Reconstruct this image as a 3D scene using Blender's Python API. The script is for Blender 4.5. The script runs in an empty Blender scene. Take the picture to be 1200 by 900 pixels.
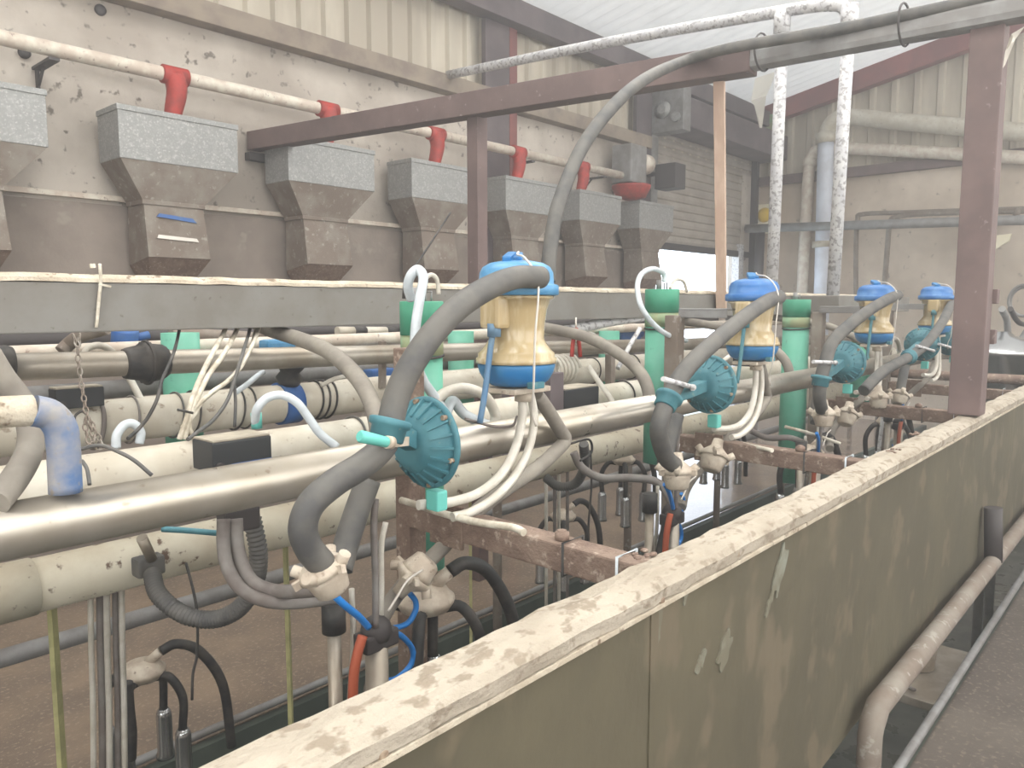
import bpy, bmesh, math, random
from mathutils import Vector, Matrix
random.seed(7)
SC = bpy.context.scene
COL = SC.collection
V = Vector
PI = math.pi

# ------------------------------------------------------------------ camera
F = 900.0; PITCH = math.radians(5.963); YAW = math.radians(41.66); ZC = 1.5
FW = V((math.cos(PITCH)*math.cos(YAW), math.cos(PITCH)*math.sin(YAW), -math.sin(PITCH)))
RT = V((math.sin(YAW), -math.cos(YAW), 0))
UP = RT.cross(FW)
EYE = V((0, 0, ZC))
cam = bpy.data.cameras.new('camera'); camo = bpy.data.objects.new('camera', cam); COL.objects.link(camo)
cam.sensor_width = 36; cam.lens = 36*F/1200; cam.clip_start = 0.02; cam.clip_end = 300
camo.matrix_world = Matrix(((RT.x, UP.x, -FW.x, 0), (RT.y, UP.y, -FW.y, 0), (RT.z, UP.z, -FW.z, ZC), (0, 0, 0, 1)))
SC.camera = camo


def W(x, y, Y=None, X=None, Z=None):
    """place of a thing seen at picture point x,y and standing on a known plane of the room"""
    r = FW + RT*((x-600)/F) - UP*((y-450)/F)
    t = X/r.x if X is not None else (Y/r.y if Y is not None else (Z-ZC)/r.z)
    return EYE + r*t


def wp(pts):
    return [W(p[0], p[1], p[2]) for p in pts]


# ------------------------------------------------------------------ materials
def lin(c):
    return tuple((v/255/12.92 if v/255 <= 0.04045 else ((v/255+0.055)/1.055)**2.4) for v in c)+(1,)


def mat(name, c, rough=0.6, metal=0.0, c2=None, amt=0.5, scale=6, c3=None, amt3=0.35, scale3=30, bump=0.0,
        rvar=0.0, trans=0.0, ior=1.45, coat=0.0, stretch=(1, 1, 1), emit=None, estr=0, alpha=1):
    m = bpy.data.materials.new(name); m.use_nodes = True
    nt = m.node_tree; N = nt.nodes; L = nt.links
    b = N['Principled BSDF']
    b.inputs['Base Color'].default_value = lin(c)
    b.inputs['Roughness'].default_value = rough; b.inputs['Metallic'].default_value = metal
    b.inputs['Transmission Weight'].default_value = trans; b.inputs['IOR'].default_value = ior
    b.inputs['Coat Weight'].default_value = coat
    b.inputs['Alpha'].default_value = alpha
    if emit:
        b.inputs['Emission Color'].default_value = lin(emit); b.inputs['Emission Strength'].default_value = estr
    g = N.new('ShaderNodeNewGeometry'); mp = N.new('ShaderNodeMapping'); mp.inputs['Scale'].default_value = stretch
    L.new(g.outputs['Position'], mp.inputs['Vector'])

    def noise(sc, det=6, ro=0.6):
        n = N.new('ShaderNodeTexNoise'); n.inputs['Scale'].default_value = sc; n.inputs['Detail'].default_value = det
        n.inputs['Roughness'].default_value = ro; L.new(mp.outputs[0], n.inputs['Vector']); return n

    def ramp(n, a, bb):
        r = N.new('ShaderNodeMapRange'); r.inputs[1].default_value = a; r.inputs[2].default_value = bb
        L.new(n.outputs[0], r.inputs[0]); return r
    cur = None
    n1 = None
    if c2:
        n1 = noise(scale); r = ramp(n1, 0.62-amt*0.5, 0.80-amt*0.45)
        x = N.new('ShaderNodeMix'); x.data_type = 'RGBA'; x.inputs[6].default_value = lin(c); x.inputs[7].default_value = lin(c2)
        L.new(r.outputs[0], x.inputs[0]); cur = x.outputs[2]
    if c3:
        n2 = noise(scale3, 3); r = ramp(n2, 0.68-amt3*0.4, 0.76-amt3*0.4)
        x = N.new('ShaderNodeMix'); x.data_type = 'RGBA'
        if cur: L.new(cur, x.inputs[6])
        else: x.inputs[6].default_value = lin(c)
        x.inputs[7].default_value = lin(c3); L.new(r.outputs[0], x.inputs[0]); cur = x.outputs[2]
    if cur: L.new(cur, b.inputs['Base Color'])
    if rvar:
        n3 = noise(scale*1.7, 4); r = N.new('ShaderNodeMapRange'); r.inputs[1].default_value = 0.3; r.inputs[2].default_value = 0.7
        r.inputs[3].default_value = max(0.02, rough-rvar); r.inputs[4].default_value = min(1, rough+rvar)
        L.new(n3.outputs[0], r.inputs[0]); L.new(r.outputs[0], b.inputs['Roughness'])
    if bump:
        nb = noise(scale*5, 5); bp = N.new('ShaderNodeBump'); bp.inputs['Strength'].default_value = bump
        bp.inputs['Distance'].default_value = 0.01; L.new(nb.outputs[0], bp.inputs['Height']); L.new(bp.outputs[0], b.inputs['Normal'])
    return m


M = dict(
 concrete=mat('concrete_render', (198, 190, 180), 0.95, c2=(172, 163, 153), amt=0.45, scale=1.3, c3=(120, 112, 104), amt3=0.16, scale3=14, bump=0.5),
 concrete_low=mat('stained_concrete', (156, 145, 136), 0.95, c2=(132, 122, 114), amt=0.5, scale=1.6, c3=(160, 152, 142), amt3=0.2, scale3=6, bump=0.5),
 farwall=mat('cream_blockwork', (216, 202, 186), 0.95, c2=(190, 176, 160), amt=0.5, scale=1.2, c3=(156, 144, 132), amt3=0.12, scale3=10, bump=0.4),
 cladding=mat('dusty_cladding', (212, 204, 188), 0.8, c2=(184, 175, 160), amt=0.5, scale=2, stretch=(1, 1, 0.25)),
 roof=mat('fibre_roof_sheet', (226, 222, 214), 0.9, c2=(206, 202, 194), amt=0.4, scale=1),
 fill_panel=mat('fill_glow_sheet', (250, 252, 255), 0.8, emit=(252, 250, 246), estr=3.6),  # glow of the added fill sheets on the unseen walls
 pvcblue=mat('bluish_white_pvc', (216, 222, 234), 0.45, c2=(200, 204, 214), amt=0.4, scale=5),
 bluelid2=mat('mid_blue_plastic', (56, 110, 172), 0.35, c2=(90, 136, 184), amt=0.3, scale=18),
 skylight=mat('rooflight_sheet', (255, 255, 250), 0.8, emit=(252, 250, 246), estr=4.8),
 mould=mat('dull_brown_angle', (128, 116, 106), 0.8, c2=(150, 138, 124), amt=0.5, scale=5),
 dust=mat('settled_dust', (202, 193, 176), 0.95, c2=(180, 168, 150), amt=0.5, scale=18, c3=(130, 114, 98), amt3=0.2, scale3=40, bump=0.6),
 greybeam=mat('grey_paint', (126, 124, 120), 0.6, c2=(116, 112, 106), amt=0.5, scale=6, c3=(98, 92, 84), amt3=0.1, scale3=50),
 brownsteel=mat('brown_primer', (118, 100, 97), 0.7, c2=(104, 88, 86), amt=0.5, scale=5, c3=(146, 134, 130), amt3=0.04, scale3=30),
 redsteel=mat('red_oxide', (138, 84, 80), 0.7, c2=(120, 76, 74), amt=0.5, scale=3),
 purplesteel=mat('grey_primer', (108, 98, 100), 0.7, c2=(90, 82, 84), amt=0.5, scale=3),
 rust=mat('rusty_steel', (140, 121, 108), 0.85, c2=(118, 99, 88), amt=0.5, scale=16, c3=(164, 148, 134), amt3=0.25, scale3=50, bump=0.5),
 galv=mat('galvanised', (166, 167, 166), 0.55, 0.35, c2=(150, 151, 150), amt=0.6, scale=40, c3=(184, 184, 182), amt3=0.3, scale3=90),
 galvdirty=mat('soiled_galvanised', (146, 139, 130), 0.75, 0.1, c2=(126, 114, 104), amt=0.55, scale=7, c3=(164, 158, 150), amt3=0.2, scale3=30),
 galvpole=mat('pale_galvanised_pole', (190, 190, 194), 0.7, 0.1, c2=(208, 208, 208), amt=0.5, scale=14, c3=(150, 148, 150), amt3=0.4, scale3=45),
 galvgrey=mat('grey_galvanised_tube', (150, 150, 150), 0.6, 0.3, c2=(130, 128, 126), amt=0.5, scale=10),
 steel=mat('dusty_stainless', (186, 180, 170), 0.34, 0.7, c2=(170, 162, 148), amt=0.45, scale=5, c3=(150, 138, 124), amt3=0.05, scale3=40, rvar=0.08),
 steel_dull=mat('dull_stainless', (176, 170, 160), 0.42, 0.55, c2=(156, 146, 132), amt=0.5, scale=8),
 shiny=mat('clean_stainless', (190, 192, 194), 0.22, 0.95),
 pvc=mat('white_pvc', (206, 201, 188), 0.5, c2=(188, 180, 164), amt=0.5, scale=8, c3=(150, 136, 118), amt3=0.12, scale3=40),
 pvcold=mat('splashed_pvc', (196, 190, 172), 0.55, c2=(178, 168, 148), amt=0.4, scale=6, c3=(92, 72, 58), amt3=0.16, scale3=34),
 feedpvc=mat('feed_pipe_pvc', (222, 216, 202), 0.6, c2=(200, 186, 172), amt=0.5, scale=12, c3=(150, 130, 118), amt3=0.1, scale3=40),
 red=mat('red_plastic', (176, 58, 50), 0.55, c2=(146, 56, 50), amt=0.5, scale=14),
 black=mat('black_rubber', (52, 52, 52), 0.6, c2=(78, 74, 70), amt=0.4, scale=20),
 dkmetal=mat('dark_bracket', (70, 66, 66), 0.6),
 hose=mat('dusty_rubber_hose', (80, 80, 80), 0.6, c2=(100, 98, 94), amt=0.5, scale=14),
 palehose=mat('pale_dusty_hose', (150, 144, 134), 0.75, c2=(130, 124, 116), amt=0.5, scale=14),
 greyhose=mat('grey_hose', (132, 128, 124), 0.6, c2=(112, 104, 100), amt=0.5, scale=14),
 clear=mat('milky_clear_tube', (222, 218, 208), 0.3, c2=(200, 194, 182), amt=0.5, scale=16, trans=0.15),
 clearblue=mat('bluish_clear_tube', (226, 234, 240), 0.25, c2=(204, 212, 218), amt=0.4, scale=16, trans=0.15),
 whitecable=mat('white_cable', (214, 208, 194), 0.6, c2=(176, 166, 148), amt=0.4, scale=30),
 wire=mat('galvanised_wire', (214, 208, 200), 0.45, 0.3),
 green=mat('green_cylinder', (98, 176, 150), 0.5, c2=(116, 184, 162), amt=0.4, scale=6, c3=(90, 150, 130), amt3=0.1, scale3=30),
 greencap=mat('deep_green_cap', (64, 146, 116), 0.5, c2=(78, 154, 126), amt=0.4, scale=8),
 greenband=mat('stained_green_band', (136, 172, 138), 0.6, c2=(150, 156, 120), amt=0.5, scale=14),
 bluelid=mat('sky_blue_plastic', (76, 140, 186), 0.35, c2=(108, 160, 194), amt=0.35, scale=18),
 bluebase=mat('strong_blue_plastic', (44, 118, 178), 0.4, c2=(60, 120, 164), amt=0.4, scale=18),
 amber=mat('ambered_clear_plastic', (232, 219, 188), 0.22, c2=(200, 178, 136), amt=0.55, scale=26, c3=(182, 158, 116), amt3=0.15, scale3=14, trans=0.2, coat=0.4, stretch=(1, 1, 0.22)),
 cream=mat('cream_plastic', (206, 196, 180), 0.5, c2=(180, 166, 150), amt=0.5, scale=24, c3=(146, 130, 116), amt3=0.15, scale3=60),
 teal=mat('teal_plastic', (62, 114, 126), 0.55, c2=(76, 128, 138), amt=0.5, scale=22, c3=(116, 136, 132), amt3=0.1, scale3=60),
 tealgrip=mat('turquoise_grip', (102, 188, 178), 0.5),
 blue=mat('blue_plastic', (46, 92, 158), 0.5, c2=(70, 104, 150), amt=0.4, scale=12),
 bluepipe=mat('worn_blue_coating', (84, 112, 154), 0.65, c2=(158, 154, 150), amt=0.3, scale=9, c3=(140, 134, 126), amt3=0.2, scale3=50),
 bluehose=mat('bright_blue_airline', (42, 128, 208), 0.35),
 orange=mat('dull_orange_hose', (170, 86, 60), 0.6),
 stem=mat('grey_blue_plastic', (84, 122, 158), 0.5, c2=(100, 128, 150), amt=0.4, scale=20),
 purple=mat('violet_plastic', (82, 80, 150), 0.55),
 yellow=mat('yellow_strap', (180, 177, 128), 0.6, c2=(158, 155, 112), amt=0.4, scale=20),
 boxblack=mat('black_control_box', (52, 54, 56), 0.5),
 boxtop=mat('dusty_box_lid', (176, 168, 152), 0.85, c2=(150, 142, 128), amt=0.5, scale=20),
 matfloor=mat('brown_wet_floor', (146, 128, 110), 0.09, c2=(124, 110, 98), amt=0.5, scale=3, c3=(158, 142, 124), amt3=0.3, scale3=60, bump=0.05, rvar=0.05),
 pitfloor=mat('pit_floor', (96, 98, 90), 0.35, c2=(76, 80, 74), amt=0.5, scale=3, bump=0.2, rvar=0.2),
 nearfloor=mat('platform_floor', (104, 96, 88), 0.75, c2=(88, 80, 74), amt=0.5, scale=2.5, c3=(122, 112, 100), amt3=0.3, scale3=50, bump=0.4),
 kerb=mat('painted_kerb', (92, 100, 92), 0.7, c2=(76, 84, 78), amt=0.5, scale=4),
 panel=mat('algae_stained_board', (98, 92, 74), 0.75, c2=(86, 81, 66), amt=0.55, scale=2.2, c3=(106, 97, 80), amt3=0.35, scale3=7, bump=0.4, stretch=(1, 1, 0.7)),
 peel=mat('peeled_grey_patch', (134, 136, 124), 0.8, c2=(112, 108, 92), amt=0.5, scale=18),
 bolt=mat('pale_bolt', (176, 160, 140), 0.6, c2=(130, 110, 92), amt=0.5, scale=60),
 cap=mat('dusty_capping', (156, 146, 131), 0.95, c2=(174, 165, 151), amt=0.6, scale=7, c3=(142, 131, 116), amt3=0.35, scale3=40, bump=0.9, stretch=(0.7, 1, 1)),
 shutter=mat('shutter_slats', (176, 169, 160), 0.6, 0.1, c2=(160, 152, 143), amt=0.4, scale=4),
 peachwood=mat('peach_timber', (200, 176, 158), 0.8, c2=(184, 158, 140), amt=0.5, scale=20, stretch=(1, 1, 0.2)),
 web=mat('cobweb_rag', (230, 226, 216), 0.9, alpha=0.85),
 yard=mat('outdoor_concrete', (214, 222, 220), 0.9, c2=(190, 204, 200), amt=0.4, scale=1),
 outgreen=mat('pale_turquoise_wall', (150, 222, 210), 0.8, c2=(196, 230, 222), amt=0.5, scale=0.8),
 switchy=mat('switch_yellow', (220, 186, 60), 0.6),
 switchw=mat('switch_white', (240, 232, 206), 0.6),
)

# roof sheets let some daylight through
nt = M['roof'].node_tree; tl = nt.nodes.new('ShaderNodeBsdfTranslucent'); tl.inputs[0].default_value = (0.9, 0.87, 0.82, 1)
mx = nt.nodes.new('ShaderNodeMixShader'); mx.inputs[0].default_value = 0.13
nt.links.new(nt.nodes['Principled BSDF'].outputs[0], mx.inputs[1]); nt.links.new(tl.outputs[0], mx.inputs[2])
nt.links.new(mx.outputs[0], nt.nodes['Material Output'].inputs['Surface'])

# ------------------------------------------------------------------ mesh builder
class B:
    def __init__(s): s.bm = bmesh.new()

    def _sm(s, fs, on):
        for f in fs: f.smooth = on

    def box(s, lo, hi, bev=0.0, rot=None, piv=None):
        lo = V(lo); hi = V(hi); c = (lo+hi)/2; d = hi-lo
        r = bmesh.ops.create_cube(s.bm, size=1.0); vs = r['verts']
        bmesh.ops.scale(s.bm, vec=(abs(d.x), abs(d.y), abs(d.z)), verts=vs)
        es = list({e for v in vs for e in v.link_edges})
        if bev:
            rr = bmesh.ops.bevel(s.bm, geom=es, offset=bev, segments=2, affect='EDGES', profile=0.6)
            vs = list({v for f in rr['faces'] for v in f.verts} | {v for v in vs if v.is_valid})
        if rot is not None: bmesh.ops.rotate(s.bm, cent=(0, 0, 0), matrix=rot, verts=vs)
        bmesh.ops.translate(s.bm, vec=c, verts=vs)
        return s

    def bar(s, p0, p1, w, h, up=(0, 0, 1), bev=0.0):
        p0 = V(p0); p1 = V(p1); d = p1-p0; z = d.normalized(); u = V(up); x = u.cross(z)
        if x.length < 1e-5: x = V((1, 0, 0)).cross(z)
        x.normalize(); y = z.cross(x)
        R = Matrix((x, y, z)).transposed()
        L = d.length; c = (p0+p1)/2
        return s.box(c-V((w/2, h/2, L/2)), c+V((w/2, h/2, L/2)), bev, R)

    def rings(s, rings, cap=True, smooth=True):
        prev = None; fs = []; first = None
        for ring in rings:
            cur = [s.bm.verts.new(p) for p in ring]
            if prev:
                n = len(cur)
                for i in range(n): fs.append(s.bm.faces.new((prev[i], prev[(i+1) % n], cur[(i+1) % n], cur[i])))
            else: first = cur
            prev = cur
        s._sm(fs, smooth)
        if cap:
            s.bm.faces.new(first[::-1]); s.bm.faces.new(prev)
        return s

    def tube(s, pts, r, seg=12, rf=None, closed=False):
        """swept tube; rf(i, t) may vary the radius"""
        n = len(pts); tan = []
        for i in range(n):
            a = pts[max(0, i-1)]; b = pts[min(n-1, i+1)]
            if closed: a = pts[(i-1) % n]; b = pts[(i+1) % n]
            tan.append((b-a).normalized())
        u = V((0, 0, 1)) if abs(tan[0].z) < 0.9 else V((1, 0, 0))
        x = (u - tan[0]*u.dot(tan[0])).normalized(); rg = []
        for i in range(n):
            x = (x - tan[i]*x.dot(tan[i])).normalized(); y = tan[i].cross(x)
            rr = rf(i, i/(n-1)) if rf else r
            rg.append([pts[i]+(x*math.cos(k*2*PI/seg)+y*math.sin(k*2*PI/seg))*rr for k in range(seg)])
        if closed: rg.append(rg[0])
        return s.rings(rg, cap=not closed)

    def cyl(s, p0, p1, r0, r1=None, seg=20):
        p0 = V(p0); p1 = V(p1)
        if r1 is None: r1 = r0
        d = (p1-p0).normalized()
        u = V((0, 0, 1)) if abs(d.z) < 0.9 else V((1, 0, 0))
        x = u.cross(d).normalized(); y = d.cross(x)
        return s.rings([[p+(x*math.cos(k*2*PI/seg)+y*math.sin(k*2*PI/seg))*r for k in range(seg)] for p, r in ((p0, r0), (p1, r1))])

    def lathe(s, prof, o, ax=(0, 0, 1), seg=28, rib=None):
        """prof: (height, radius) along axis from o"""
        o = V(o); d = V(ax).normalized(); u = V((0, 0, 1)) if abs(d.z) < 0.9 else V((1, 0, 0))
        x = u.cross(d).normalized(); y = d.cross(x)
        return s.rings([[o+d*h+(x*math.cos(k*2*PI/seg)+y*math.sin(k*2*PI/seg))*(max(r, 1e-4)*(rib(k) if rib else 1)) for k in range(seg)] for h, r in prof])

    def poly(s, pts, smooth=False):
        f = s.bm.faces.new([s.bm.verts.new(V(p)) for p in pts]); f.smooth = smooth; return s

    def hull(s, bot, top):
        """frustum between two loops of four points"""
        return s.rings([[V(p) for p in bot], [V(p) for p in top]], smooth=False)

    def ball(s, c, r, sub=2, sc=(1, 1, 1)):
        q = bmesh.ops.create_icosphere(s.bm, subdivisions=sub, radius=r)
        bmesh.ops.scale(s.bm, vec=sc, verts=q['verts']); bmesh.ops.translate(s.bm, vec=c, verts=q['verts'])
        for v in q['verts']:
            for f in v.link_faces: f.smooth = True
        return s

    def obj(s, name, m, parent=None, label=None, cat=None, group=None, kind=None):
        bm = s.bm
        bmesh.ops.recalc_face_normals(bm, faces=bm.faces)
        if parent is not None:
            o0 = V((0, 0, 0)); q = parent
            while q is not None: o0 += q.location; q = q.parent
        else:
            xs = [v.co for v in bm.verts]
            lo = [min(v[i] for v in xs) for i in range(3)]; hi = [max(v[i] for v in xs) for i in range(3)]
            o0 = V(((lo[0]+hi[0])/2, (lo[1]+hi[1])/2, lo[2]))
        bmesh.ops.translate(bm, vec=-o0, verts=bm.verts)
        me = bpy.data.meshes.new(name); bm.to_mesh(me); bm.free()
        for mm in (m if isinstance(m, (list, tuple)) else [m]): me.materials.append(M[mm])
        ob = bpy.data.objects.new(name, me); COL.objects.link(ob)
        if parent is not None: ob.parent = parent
        else: ob.location = o0
        for k, v in (('label', label), ('category', cat), ('group', group), ('kind', kind)):
            if v: ob[k] = v
        return ob


def thing(name, label, cat, loc, group=None):
    o = bpy.data.objects.new(name, None); COL.objects.link(o); o.location = loc; o.empty_display_size = 0.05
    o['label'] = label; o['category'] = cat
    if group: o['group'] = group
    return o


def spline(pts, n=8):
    P = [V(p) for p in pts]; out = []
    P = [P[0]*2-P[1]]+P+[P[-1]*2-P[-2]]
    for i in range(1, len(P)-2):
        p0, p1, p2, p3 = P[i-1:i+3]
        for k in range(n):
            t = k/n
            out.append(0.5*((2*p1)+(p2-p0)*t+(2*p0-5*p1+4*p2-p3)*t*t+(3*p1-p0-3*p2+p3)*t*t*t))
    out.append(P[-2]); return out


def under(pts):
    """runs that come down from behind the grey beam"""
    if pts[0][1] < 389 and pts[0][2] in (1.66, 1.62):
        return [(pts[0][0]+2, 366, 1.86), (pts[0][0], pts[0][1]+2, 1.8)]+list(pts[1:])
    return pts


def hose(name, pts, r, m, label, cat='hose', group=None, n=8, seg=12, px=True, parent=None, rf=None, kind=None):
    P = wp(pts) if px else [V(p) for p in pts]
    return B().tube(spline(P, n), r, seg, rf).obj(name, m, parent, label, cat, group, kind)


def shift(pts, d):
    return [p+V(d) for p in pts]


def struct(b, name, m):
    return b.obj(name, m, kind='structure')


# ------------------------------------------------------------------ the setting
YW, XF = 4.7, 10.5
YR, XN = -2.4, -2.6
DX0, DX1, DZ = 7.66, 9.95, 2.2     # doorway in the left wall
# floors
struct(B().box((XN, YR, -0.12), (XF, 0.60, 0.0)), 'floor', 'nearfloor')
struct(B().box((XN, 2.47, -0.12), (XF, YW, 0.0)), 'floor', 'matfloor')
struct(B().box((XN, 0.60, -1.0), (XF, 2.47, -0.9)), 'floor', 'pitfloor')
struct(B().box((XN, 0.60, -0.9), (XF, 0.64, -0.004)), 'trim_1', 'kerb')
struct(B().box((XN, 2.43, -0.9), (XF, 2.47, -0.004)), 'trim_2', 'kerb')
# left wall: render, lower band slightly thicker
struct(B().box((XN, YW, 0), (DX0, YW+0.18, 3.22)).box((DX1, YW, 0), (XF, YW+0.18, 3.22)).box((DX0, YW, 3.45), (DX1, YW+0.18, 3.46)), 'wall_left', 'concrete')
struct(B().box((XN, YW-0.03, 0), (DX0-0.02, YW, 2.06), 0.004), 'trim_3', 'concrete_low')
# pale thin ledge on the wall
struct(B().bar((XN, YW-0.045, 2.09), (7.4, YW-0.045, 2.10), 0.03, 0.03, bev=0.004), 'trim_4', 'feedpvc')


def corr(p0, dirv, length, zlo, zhi, nrm, pitch=0.2, d=0.035, slope=None):
    """box-profile cladding"""
    b = B(); x = 0; prof = []
    while x < length:
        for fx, fd in ((0, 0), (0.62, 0), (0.70, 1), (0.92, 1)):
            if x+fx*pitch <= length: prof.append((x+fx*pitch, fd*d))
        x += pitch
    prof.append((length, 0))
    dv = V(dirv); nv = V(nrm); prev = None
    for a, q in prof:
        base = V(p0)+dv*a+nv*q
        z1 = zhi(base) if callable(zhi) else zhi
        cur = [b.bm.verts.new((base.x, base.y, zlo)), b.bm.verts.new((base.x, base.y, z1))]
        if prev: b.bm.faces.new((prev[0], cur[0], cur[1], prev[1]))
        prev = cur
    return b


def roofz(y): return 4.16+0.2*(YW-y)


struct(corr((XN, YW+0.06, 0), (1, 0, 0), XF-XN+0.15, 3.2, 4.3, (0, -1, 0)), 'wall_left', 'cladding')
struct(corr((XF+0.06, YR, 0), (0, 1, 0), YW-YR+0.15, 3.15, lambda b: roofz(b.y)+0.05, (-1, 0, 0), pitch=0.26), 'wall_far', 'cladding')
struct(B().box((XF, YR, -0.9), (XF+0.2, YW+0.2, 3.2)), 'wall_far', 'farwall')
struct(B().box((XN, YR-0.2, -0.9), (XF, YR, roofz(YR))), 'wall_right', 'concrete')
struct(B().box((XN-0.2, YR, -0.9), (XN, YW, 3.2)).hull([(XN-0.2, YR, 3.2), (XN, YR, 3.2), (XN, YW, 3.2), (XN-0.2, YW, 3.2)],
       [(XN-0.2, YR, roofz(YR)), (XN, YR, roofz(YR)), (XN, YW, roofz(YW)), (XN-0.2, YW, roofz(YW))]), 'wall_near', 'concrete')


def roofpatch(x0, x1, y0, y1, name, m, dz=0):
    b = B(); n = max(2, int((x1-x0)/0.045)); prev = None
    for i in range(n+1):
        x = x0+(x1-x0)*i/n; w = 0.02*math.cos(x*2*PI/0.18)
        cur = [b.bm.verts.new((x, y0, roofz(y0)+w+dz)), b.bm.verts.new((x, y1, roofz(y1)+w+dz))]
        if prev: b.bm.faces.new((prev[0], cur[0], cur[1], prev[1])).smooth = True
        prev = cur
    return struct(b, name, m)


wn = 1
xs = [XN, -0.2, 1.7, 3.4, 5.3, 7.2, 8.6, XF+0.1]
for i in range(len(xs)-1):
    if i in (1, 3):
        roofpatch(xs[i], xs[i+1], YR-0.1, -1.6, 'ceiling', 'roof'); roofpatch(xs[i], xs[i+1], 3.4, YW+0.15, 'ceiling', 'roof')
        roofpatch(xs[i], xs[i+1], -1.6, 3.4, 'rooflight_or_fill_%d' % wn, 'skylight'); wn += 1
    else:
        roofpatch(xs[i], xs[i+1], YR-0.1, YW+0.15, 'ceiling', 'roof')

# glowing sheets added on two unseen walls for side fill light
for k in range(5):
    x = XN+0.5+k*2.5
    struct(B().box((x, YR, 1.5), (x+2.1, YR+0.03, 4.2), 0.005), 'rooflight_or_fill_%d' % wn, 'fill_panel'); wn += 1
struct(B().box((XN, YR+0.4, 1.3), (XN+0.03, 1.6, 3.4), 0.005), 'rooflight_or_fill_%d' % wn, 'fill_panel'); wn += 1

# ledge angle where render meets cladding, eaves beam, gable rafter and far ledge
B().bar((XN, YW-0.06, 3.25), (7.45, YW-0.06, 3.25), 0.12, 0.13, bev=0.006).obj('ledge_rail', 'mould', None,
    'long dull brown angle rail along the wall where render meets the corrugated sheets', 'rail')
B().bar((XN, YW-0.12, 3.98), (XF, YW-0.12, 3.98), 0.16, 0.2, bev=0.006).obj('eaves_beam', 'purplesteel', None,
    'dark grey eaves beam under the roof sheets above the left wall', 'beam')
B().bar((XF-0.12, YW, roofz(YW)-0.14), (XF-0.12, YR, roofz(YR)-0.14), 0.14, 0.24, bev=0.006).obj('gable_rafter', 'redsteel', None,
    'dark red steel rafter sloping up along the far wall under the roof', 'beam')
B().bar((XF-0.05, YW, 3.18), (XF-0.05, YR, 3.18), 0.1, 0.12, bev=0.006).obj('far_ledge_rail', 'brownsteel', None,
    'rusty brown ledge rail across the far wall below its corrugated sheets', 'rail')
# wall stanchion
t = thing('steel_stanchion', 'tall grey purple steel column with red edge standing against the feeder wall', 'column', (5.05, YW-0.12, 0))
B().box((4.86, YW-0.08, 0), (5.16, YW-0.031, 3.88), 0.004).obj('web', 'purplesteel', t)
B().box((5.161, YW-0.083, 0), (5.26, YW-0.031, 3.88), 0.004).obj('flange', 'redsteel', t, label='red painted flange')
B().box((7.2, YW-0.08, 0), (7.5, YW-0.031, 3.88), 0.004).obj('steel_stanchion', 'purplesteel', None, 'grey steel column beside the roller shutter drum', 'column')

# outdoors seen through the doorway
struct(B().box((2, YW+0.2, -0.25), (30, 30, -0.05)), 'floor', 'yard')
B().box((15, 9.5, -0.05), (15.3, 17.0, 3.0)).box((14.9, 9.4, 3.0), (15.4, 17.1, 3.15)).obj('yard_wall', 'outgreen', None, 'pale turquoise wall outside beyond the roller shutter opening', 'wall')

# roller shutter
t = thing('roller_shutter', 'half-raised slatted grey roller shutter over the bright doorway', 'shutter', ((DX0+DX1)/2, YW, 0))
b = B(); prev = None; z = DZ; k = 0
while z < 3.5:
    for fz, dy in ((0, 0), (0.012, -0.016), (0.045, -0.022), (0.08, -0.010), (0.095, 0)):
        zz = z+fz; cur = [b.bm.verts.new((DX0, YW+0.03+dy, zz)), b.bm.verts.new((DX1+0.3, YW+0.03+dy, zz))]
        if prev: b.bm.faces.new((prev[0], cur[0], cur[1], prev[1]))
        prev = cur
    z += 0.1
b.obj('curtain', 'shutter', t)
B().box((DX0, YW-0.01, DZ-0.07), (DX1+0.3, YW+0.05, DZ+0.01), 0.004).obj('bottom_rail', 'dkmetal', t)
B().box((DX0-0.12, YW-0.06, 0), (DX0+0.02, YW+0.06, 3.5), 0.004).obj('guide_rail', 'galvgrey', t)
B().box((DX1-0.08, YW-0.02, 0), (DX1+0.06, YW+0.08, 2.3), 0.004).obj('guide_rail', 'galvpole', t)
B().box((DX1+0.26, YW-0.08, 0), (DX1+0.34, YW+0.0, 3.5), 0.004).obj('guide_rail', 'dkmetal', t)
B().box((DX0+0.05, YW-0.42, 3.42), (XF-0.1, YW-0.02, 3.74), 0.02).obj('drum_housing', 'purplesteel', t)
pl = B().box((DX0-0.12, YW-0.44, 3.36), (DX0+0.05, YW-0.0, 3.82), 0.006).obj('end_plate', 'galvgrey', t)
B().lathe([(0, 0.09), (0.03, 0.09), (0.03, 0.055), (0.05, 0.05)], (DX0-0.12, YW-0.2, 3.6), (-1, 0, 0)).obj('bearing', 'galv', pl)
B().lathe([(0, 0.05), (0.03, 0.05)], (DX0-0.12, YW-0.36, 3.5), (-1, 0, 0)).obj('chain_wheel', 'galv', pl)

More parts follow.
